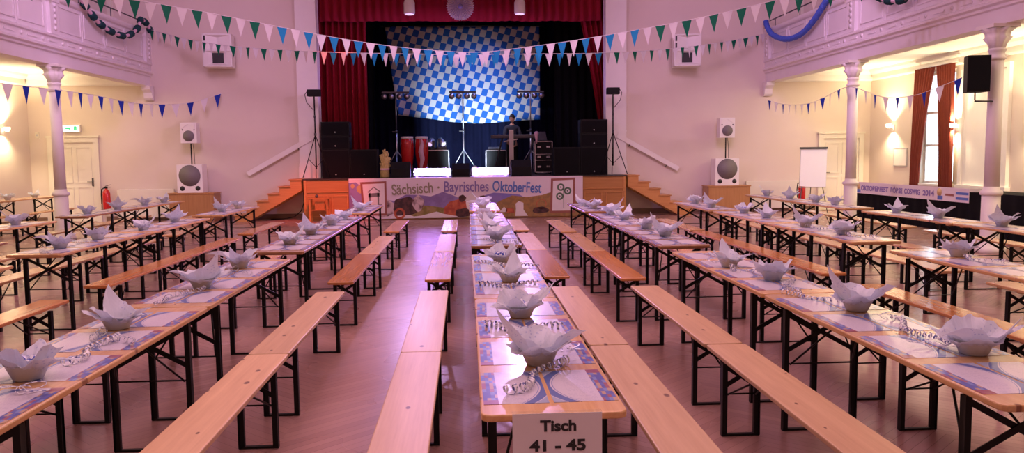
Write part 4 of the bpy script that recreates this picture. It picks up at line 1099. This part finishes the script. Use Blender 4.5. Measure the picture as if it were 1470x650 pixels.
# ================================================================== HALL SPEAKERS
def hall_speaker(s, sd):
    xc = s*7.22 if s < 0 else 7.16
    t = thing('speaker_cabinet', f'orange brown wooden cupboard against the wall, {sd} of the stage', 'cupboard', (xc, 21.35, 0), group='wooden cupboards under the white speakers')
    MB().box(-.58,.58,0,.55,.05,.74).box(-.55,.55,.03,.55,0,.05).build('cupboard_body', M['cabinet'], t)
    MB().box(-.60,.60,-.02,.56,.74,.77).build('cupboard_top', M['cabinet'], t)
    MB().box(-.56,.56,-.012,0,.08,.71).build('cupboard_door', M['cabinet'], t)
    x = -7.27 if s < 0 else 7.12
    t = thing('subwoofer', f'white subwoofer with round grey grille on the {sd} cupboard', 'loudspeaker', (x, 21.42, .77), group='white subwoofers on cupboards')
    MB().box(-.33,.33,0,.40,0,.74).build('cabinet', M['spk_white'], t, bevel=.008)
    MB().lathe([(.268,-.012),(.268,.0)], 36, (0,0,.45), axis='y').build('grille', M['grille'], t)
    MB().lathe([(.278,-.006),(.278,.001)], 36, (0,0,.45), axis='y').build('grille_ring', M['darkmetal'], t)
    for q in (-.20,.20): MB().lathe([(.062,-.004),(.062,.0)], 20, (q,0,.115), axis='y').build('bass_port', M['ink'], t)
    t = thing('speaker_pole', f'black pole joining the white speakers {sd} of the stage', 'pole', (x+(.02 if s < 0 else .0), 21.58, 1.51), group='speaker poles')
    MB().tube([(0,0,0),(0,0,.56)], .017, 8).build('pole_tube', M['black'], t)
    MB().tube([(.08,0,0),(.075,0,.3),(.05,.0,.56)], .006, 5).build('speaker_cable', M['black'], t)
    t = thing('top_speaker', f'small white speaker on a pole above the {sd} subwoofer', 'loudspeaker', (x+(.01 if s < 0 else .0), 21.45, 2.07), group='small white speakers on poles')
    MB().box(-.21,.21,0,.28,0,.54).build('cabinet', M['spk_white'], t, bevel=.008)
    MB().lathe([(.145,-.008),(.145,.0)], 28, (0,0,.19), axis='y').build('grille', M['grille'], t)
    for q in (-.15,.15): MB().lathe([(.018,-.004),(.018,.0)], 10, (q,0,.35), axis='y').build('tweeter', M['ink'], t)
    MB().prism([(-.17,.38),(0,.50),(.17,.38),(.17,.50),(-.17,.50)], -.015, 'xz', 0).build('horn', M['white_paint'], t)
hall_speaker(-1,'left'); hall_speaker(1,'right')
def wall_speaker(x, z, rz, sd):
    t = thing('wall_speaker', f'white square horn loudspeaker high on the wall {sd} of the stage', 'loudspeaker', (x, 21.35, z), rz, group='white horn speakers high on the wall')
    w, h = .36, .42
    b = MB().box(-w,w,.12,.50,-h,h)
    for q in ((-w,-w+.03,-h,h),(w-.03,w,-h,h)): b.box(q[0],q[1],0,.12,q[2],q[3])
    b.box(-w,w,0,.12,h-.03,h).box(-w,w,0,.12,-h,-h+.03).box(-w,w,.02,.12,-.02,.02)
    b.build('cabinet', M['spk_white'], t)
    MB().add([(-w+.03,.01,-h+.03),(w-.03,.01,-h+.03),(w-.03,.01,-.02),(-w+.03,.01,-.02),(-.14,.11,-.32),(.14,.11,-.32),(.14,.11,-.06),(-.14,.11,-.06)],
             [(0,1,5,4),(1,2,6,5),(2,3,7,6),(3,0,4,7)]).build('lower_horn', M['white_paint'], t, normals=False)
    MB().box(-.14,.14,.105,.118,-.32,-.06).build('horn_throat', M['ink'], t)
    MB().add([(-w+.03,.01,.02),(w-.03,.01,.02),(w-.03,.01,h-.03),(-w+.03,.01,h-.03),(-.02,.11,.06),(.02,.11,.06),(.02,.11,.34),(-.02,.11,.34)],
             [(0,1,5,4),(1,2,6,5),(2,3,7,6),(3,0,4,7)]).build('upper_horn', M['white_paint'], t, normals=False)
    for z_ in (.06,.24): MB().box(-w+.03,-w+.075,-.006,.012,z_,z_+.13).build('side_slot', M['ink'], t)
    MB().box(-.05,.05,.5,.66,-.05,.05).build('wall_bracket', M['darkmetal'], t)
wall_speaker(-6.40, 4.46, .12, 'left'); wall_speaker(5.98, 4.42, -.12, 'right')

# PA speaker on the column
t = thing('column_speaker', 'black loudspeaker on a bracket beside the right column', 'loudspeaker', (8.00, 12.2, 2.55), -.25)
MB().prism([(-.165,-.14),(.165,-.14),(.13,.14),(-.13,.14)], .56, 'xy', 0).build('cabinet', M['black'], t)
MB().box(-.15,.15,-.155,-.14,.03,.53).build('grille', M['blackcloth'], t)
MB().tube([(0,0,0),(0,0,-.12),(.02,0,-.14)], .012, 6).tube([(0,0,-.14),(.30,.12,-.14)], .014, 6).build('bracket_arm', M['darkmetal'], t)

# ================================================================== WALL OBJECTS
# curtains of the right window
def wdrape(name, yt0, yt1, yb0, yb1, label, ph0):
    vs = []; n, m = 60, 24
    for i in range(m+1):
        s_ = i/m; z = .72+(3.66-.72)*s_; e = s_**1.6
        for j in range(n+1):
            t_ = j/n; y0_ = yb0+(yt0-yb0)*e; y1_ = yb1+(yt1-yb1)*e
            vs.append((11.25+.035*math.sin(t_*PI*14+ph0), y0_+(y1_-y0_)*t_, z))
    fs = [(i*(n+1)+j, i*(n+1)+j+1, (i+1)*(n+1)+j+1, (i+1)*(n+1)+j) for i in range(m) for j in range(n)]
    o = MB().add(vs, fs, True).build(name, M['curtain'], normals=False)
    md = o.modifiers.new('thick', 'SOLIDIFY'); md.thickness = .008
    tag(o, label, 'curtain', 'rust red window curtains')
wdrape('window_curtain', 18.72, 19.52, 19.28, 19.60, 'rust red curtain drawn aside at the left of the window', 0)
wdrape('window_curtain', 17.95, 18.62, 17.92, 18.38, 'rust red curtain hanging straight at the right of the window', 1)
t = thing('curtain_rail', 'white curtain rail above the rust red curtains', 'curtain rail', (11.25, 18.75, 3.70))
MB().box(-.03,.03,-.95,.95,-.03,.02).build('rail', M['white_paint'], t)
for y in (-.8,.8): MB().box(.0,.15,y-.02,y+.02,-.02,.01).build('rail_bracket', M['white_paint'], t)
def sconce(x, y, z, s, label, pw):
    t = thing('wall_lamp', label, 'wall lamp', (x, y, z), group='glowing wall lamps under the galleries')
    MB().box(*sorted((0,-s*.03)),-.06,.06,-.08,.08).build('wall_plate', M['white_paint'], t)
    MB().tube([(-s*.03,0,-.02),(-s*.12,0,-.02),(-s*.12,0,.0)], .01, 6).build('arm', M['metal'], t)
    MB().lathe([(.03,0),(.06,.02),(.075,.08),(.07,.10)], 18, (-s*.14,0,0)).build('lamp_shade', M['lampglow'], t)
    for dz, e, rot in ((.16, pw, PI), (-.06, pw*.45, 0)):
        d = bpy.data.lights.new('wall_lamp_light', 'SPOT'); d.energy = e; d.color = (1.0,.78,.46); d.spot_size = math.radians(130); d.spot_blend = .8; d.shadow_soft_size = .06
        lo = bpy.data.objects.new('wall_lamp_light', d); C.objects.link(lo); lo.parent = t; lo.location = (-s*.14,0,dz); lo.rotation_euler = (rot,0,0)
sconce(WX1, 20.75, 2.27, 1, 'glowing wall lamp between the right door corner and the window', 260)
sconce(WX1, 17.93, 2.17, 1, 'glowing wall lamp between the rust curtain and the white blind', 260)
sconce(WX1, 15.2, 2.17, 1, 'glowing wall lamp to the right of the near right column', 260)
sconce(WX0, 20.75, 2.40, -1, 'glowing wall lamp at the left edge, on the left wall', 260)
t = thing('framed_notice', 'framed notice on the right wall below the first wall lamp', 'notice', (WX1-.02, 20.37, 1.49))
MB().box(0,.02,-.33,.33,-.24,.24).build('frame', M['metal'], t); MB().box(-.004,0,-.30,.30,-.21,.21).build('notice_sheet', M['white_paint'], t)
t = thing('exit_sign', 'lit white green exit sign above the left door', 'sign', (-10.47, 21.93, 2.50))
MB().box(-.23,.23,0,.07,-.10,.10).build('sign_case', M['white_paint'], t, bevel=.008)
MB().box(-.21,.21,-.006,0,-.085,.085).build('sign_face', M['exitglow'], t)
M['signgreen'] = glow('exit_green_print', (.10,.75,.35), .7, (.05,.5,.2))
MB().prism([(-.15,-.02),(-.05,-.02),(-.05,-.05),(.0,0),(-.05,.05),(-.05,.02),(-.15,.02)], .002, 'xz', -.0085).box(.07,.15,-.0085,-.0065,-.06,.06).build('sign_arrow', M['signgreen'], t)
t = thing('thermostat', 'small cream wall box beside the left corner', 'thermostat', (-11.38, 21.97, 2.33))
MB().box(-.05,.05,0,.03,-.08,.08).build('box_case', M['door'], t, bevel=.006)
MB().box(-.02,.02,-.004,0,-.02,.03).build('dial', M['metal'], t)
def radiator(x0, x1, label):
    t = thing('radiator_panel', label, 'radiator', ((x0+x1)/2, 21.88, 0), group='white radiator panels by the wall')
    w = (x1-x0)/2
    MB().box(-w,w,0,.10,.10,.86).build('panel', M['door'], t, bevel=.01)
    gr = MB()
    for i in range(24): gr.box(-w+.05+i*(2*w-.1)/24, -w+.05+i*(2*w-.1)/24+.03, .02, .09, .86, .866)
    gr.build('top_grille', M['white_paint'], t)
    for sx in (-w+.1,w-.14): MB().box(sx,sx+.04,.02,.09,0,.10).build('foot', M['white_paint'], t)
radiator(-9.35, -7.86, 'long cream radiator panel between the left door and cupboard')
radiator(7.82, 9.40, 'long cream radiator panel between the right cupboard and door')
def extinguisher(x, y, z, label):
    t = thing('fire_extinguisher', label, 'fire extinguisher', (x, y, z), group='red fire extinguishers')
    MB().lathe([(.06,0),(.092,.02),(.095,.10),(.095,.44),(.07,.52),(.035,.55),(.03,.58)], 24).build('cylinder', M['red'], t)
    MB().box(-.03,.03,-.03,.03,.58,.63).bar((-.02,0,.64),(.12,0,.68),.03,.012).bar((-.02,0,.62),(.11,0,.61),.03,.012).build('valve', M['black'], t)
    MB().tube([(-.03,0,.61),(-.12,0,.56),(-.135,0,.40),(-.125,-.02,.18)], .014, 8).build('hose', M['black'], t)
    MB().lathe([(.0965,.20),(.0965,.34)], 24).build('instruction_label', M['white_paint'], t) if False else None
extinguisher(-9.60, 21.82, .32, 'red fire extinguisher on the wall beside the left door')
t = thing('wall_bracket', 'small bracket holding the left fire extinguisher', 'bracket', (-9.60, 21.95, .32))
MB().box(-.06,.06,-.22,.05,-.02,.0).build('bracket_shelf', M['darkmetal'], t)
extinguisher(9.12, 21.2, .24, 'red fire extinguisher seen below the flip chart')
t = thing('extinguisher_stand', 'low stand under the extinguisher behind the flip chart', 'stand', (9.12, 21.2, 0))
MB().box(-.13,.13,-.13,.13,0,.03).box(-.02,.02,-.02,.02,.03,.22).box(-.10,.10,-.10,.10,.22,.238).build('stand_body', M['darkmetal'], t)
t = thing('flip_chart', 'white flip chart on an easel in front of the right door', 'flip chart', (8.88, 20.0, 0), -.10)
MB().bar((0,.0,.76),(.06,.13,1.76),.68,.012,(0,1,0)).build('board', M['metal'], t)
MB().bar((0,-.016,.76),(.06,.114,1.74),.66,.010,(0,1,0)).build('paper_pad', M['paper'], t)
MB().box(-.30,.40,.08,.14,1.73,1.78).build('top_clamp', M['darkmetal'], t)
for p, q in (((-.26,.03,.80),(-.36,-.10,0)),((.26,.03,.80),(.38,-.10,0)),((.05,.13,1.6),(.12,.62,0))):
    MB().tube([p,q], .012, 6).build('leg', M['darkmetal'], t)
MB().box(-.33,.33,-.04,.02,.74,.76).build('pen_tray', M['metal'], t)

# ------------------------------------------------------------------ black counter with banner along the right wall
t = thing('draped_counter', 'long counter covered in black cloth along the right side', 'counter', (10.1, 15.2, 0))
vs = []; n = 200
b = MB().box(-.22,.50,-4.6,4.4,.0,.80); b.build('counter_body', M['blackcloth'], t)
MB().box(-.26,.54,-4.65,4.45,.80,.83).build('counter_top', M['blackcloth'], t)
for i in range(3):
    for j in range(n+1):
        y = -4.62+9.04*j/n; vs.append((-.29+.02*math.sin(j*.9)*(1-i/2), y, [.01,.42,.83][i]))
o = MB().add(vs, [(i*(n+1)+j, i*(n+1)+j+1, (i+1)*(n+1)+j+1, (i+1)*(n+1)+j) for i in range(2) for j in range(n)], True).build('skirt', M['blackcloth'], t, normals=False)
t = thing('counter_banner', 'white banner reading Oktoberfest Börse Coswig 2014 on the black counter', 'banner', (9.77, 17.3, .60))
MB().box(-.004,.0,-2.35,2.42,.02,.30).box(.0,.30,-2.35,-2.34,.235,.30).build('banner_strip', M['b_white'], t)
R_ = (PI/2, 0, -PI/2)
text('banner_text', 'OKTOBERFEST', M['b_purple'], .16, (-.008, 1.27, .15), R_, t, width=1.28, bold=.006)
text('banner_text', 'BÖRSE', M['b_purple'], .16, (-.008, .28, .15), R_, t, width=.50, bold=.006)
text('banner_text', 'COSWIG', M['b_purple'], .16, (-.008, -.36, .15), R_, t, width=.62, bold=.006)
text('banner_text', '2014', M['b_purple'], .16, (-.008, -.98, .15), R_, t, width=.42, bold=.006)
for yy in (2.05,-1.37):
    o = MB().lathe([(.085,-.007),(.085,-.004)], 16, (0, yy, .19), axis='x').build('emblem', M['b_yellow'], t)
    MB().box(-.008,-.004,yy-.12,yy+.06,.04,.12).build('emblem_ribbon', M['b_blue'], t)
MB().box(-.008,-.004,-1.86,-1.58,.13,.17).build('small_scroll', M['b_brown'], t)
for z in (.07,.17): MB().box(-.008,-.004,-2.33,-1.93,z,z+.05).build('blue_stripe', M['b_blue'], t)

# ================================================================== BUNTING
def polyline(pts, n=200):
    pts = [Vector(p) for p in pts]; out = []
    m = len(pts)
    for i in range(m-1):
        p0, p1, p2, p3 = pts[max(i-1,0)], pts[i], pts[i+1], pts[min(i+2,m-1)]
        for k_ in range(24):
            t_ = k_/24
            out.append(.5*((2*p1)+(p2-p0)*t_+(2*p0-5*p1+4*p2-p3)*t_**2+(3*p1-p0-3*p2+p3)*t_**3))
    out.append(pts[-1]); return out
def bunting(label, pts, pitch, w, h, colour):
    path = polyline(pts); t = thing('bunting', label, 'bunting', tuple(path[0]), group=None)
    o0 = path[0]
    MB().tube([p-o0 for p in path], .006, 4).build('cord', M['whiteflag'], t)
    acc = 0; d = pitch*.5; i = 0; rd = random.Random(len(pts))
    for a, b in zip(path[:-1], path[1:]):
        seg = (b-a).length
        while acc+seg >= d:
            p = a+(b-a)*((d-acc)/seg)-o0; dr = (b-a).normalized()
            sw = rd.uniform(-.05,.05); tw = rd.uniform(-.25,.25)
            dr2 = (dr + Vector((-dr.y, dr.x, 0))*tw).normalized()
            q = Vector((sw*h, rd.uniform(-.06,.06)*h, -h))
            A, B, Cc = p-dr2*w/2, p+dr2*w/2, p+q
            nrm = dr2.cross(Vector((0,0,1))).normalized()*.0015
            MB().add([A-nrm,B-nrm,Cc-nrm,A+nrm,B+nrm,Cc+nrm], [(0,1,2),(5,4,3),(0,3,4,1),(1,4,5,2),(2,5,3,0)]).build('pennant', M[colour(i, p+o0)], t)
            d += pitch; i += 1
        acc += seg
    return t
gb = lambda lim: (lambda i, p: 'whiteflag' if i % 2 else ('blueflag' if abs(p.x) < lim else 'greenflag'))
A = [(-8.3,11.75,4.55),(-6.9,12.5,4.40),(-5.53,13.26,4.23),(-4.38,13.89,4.11),(-2.94,14.68,3.91),(-1.9,15.25,3.79),(-.9,15.8,3.73),(.26,16.16,3.71),(1.26,15.61,3.74),(2.38,14.99,3.82),(3.54,14.35,3.94),(4.51,13.82,4.07),(5.51,13.27,4.24),(6.9,12.5,4.40),(8.3,11.75,4.5)]
bunting('upper pennant string of green, blue and white sagging across the hall', A, .238, .175, .30, gb(3.3))
B_ = [(-8.28,21.8,5.07),(-6.8,20.7,4.62),(-5.22,19.5,4.28),(-3.16,18.0,3.97),(-1.55,17.0,3.80),(-.09,16.3,3.68),(1.37,17.0,3.78),(3.02,18.0,3.92),(4.91,19.2,4.16),(6.98,20.8,4.58),(8.28,21.8,4.91)]
bunting('lower pennant string from gallery end to gallery end across the stage', B_, .28, .185, .27, gb(3.1))
Cc_ = [(-9.2,13.5,3.35),(-8.75,15.0,3.12),(-8.22,16.6,3.07),(-8.1,18.0,3.07),(-7.9,19.5,3.0),(-7.6,20.7,3.03),(-7.09,21.3,3.12),(-6.5,21.9,3.39)]
bw_ = lambda i, p: 'whiteflag' if i % 2 else 'navyflag'
bunting('blue and white pennant string under the left gallery', Cc_, .40, .20, .34, bw_)
D_ = [(8.32,21.8,3.11),(8.36,20.5,2.89),(8.28,19.0,2.82),(8.22,18.0,2.89),(8.17,16.7,3.02),(8.10,15.2,2.70),(8.08,14.1,2.64),(8.10,13.2,2.75),(8.2,12.6,2.89),(8.24,12.2,3.0)]
bunting('blue and white pennant string along the right gallery columns', D_, .44, .19, .26, lambda i, p: 'whiteflag' if i % 2 else 'navyflag')
# ------------------------------------------------------------------ gallery garlands
def garland(label, pts, r, mats, seg_len=10):
    path = polyline(pts); o0 = path[0]; t = thing('paper_garland', label, 'garland', tuple(o0))
    if len(mats) == 1:
        vs = []
        mb = MB(); fine = [p-o0 for p in path]; rs = [r*(.85+.25*math.sin(i*1.9)) for i in range(len(fine))]
        mb.tube(fine, rs, 9); mb.build('paper_roll', M[mats[0]], t)
    else:
        i = 0; q = 0
        while i < len(path)-1:
            sl = [p-o0 for p in path[i:i+seg_len+1]]
            f = r*(1.5 if q % 2 else .8)
            rs = [f*(.75+.45*math.sin(k_*2.1)) if q % 2 else f for k_ in range(len(sl))]
            MB().tube(sl, rs, 8).build('garland_link', M[mats[q % len(mats)]], t)
            i += seg_len; q += 1
    return t
gx = 8.22
garland('black and pink paper garland hanging on the left gallery rail', [(-gx,17.4,5.30),(-gx,17.9,5.13),(-gx,18.25,4.97),(-gx,18.6,4.80),(-gx,19.0,4.69),(-gx,19.5,4.63),(-gx,20.1,4.64),(-gx,20.6,4.78),(-gx,21.0,5.0),(-gx,21.2,5.22),(-gx,21.55,5.16),(-gx,21.8,5.0)], .05, ['pinkpaper','tealdark'], 12)
garland('thick blue twisted tissue garland on the right gallery rail', [(gx,21.66,5.22),(gx,21.55,5.05),(gx,21.2,4.80),(gx,20.5,4.58),(gx,19.8,4.50),(gx,19.2,4.55),(gx,18.7,4.71),(gx,18.3,4.90),(gx,17.9,5.12),(gx,17.6,5.22)], .07, ['blueroll'])
garland('black and pink paper garland on the right gallery, at the top edge', [(gx,16.2,5.20),(gx,15.9,4.85),(gx,15.55,4.64),(gx,15.15,4.52),(gx,14.7,4.48),(gx,14.2,4.62),(gx,13.7,4.90),(gx,13.4,5.2)], .05, ['pinkpaper','tealdark'], 12)
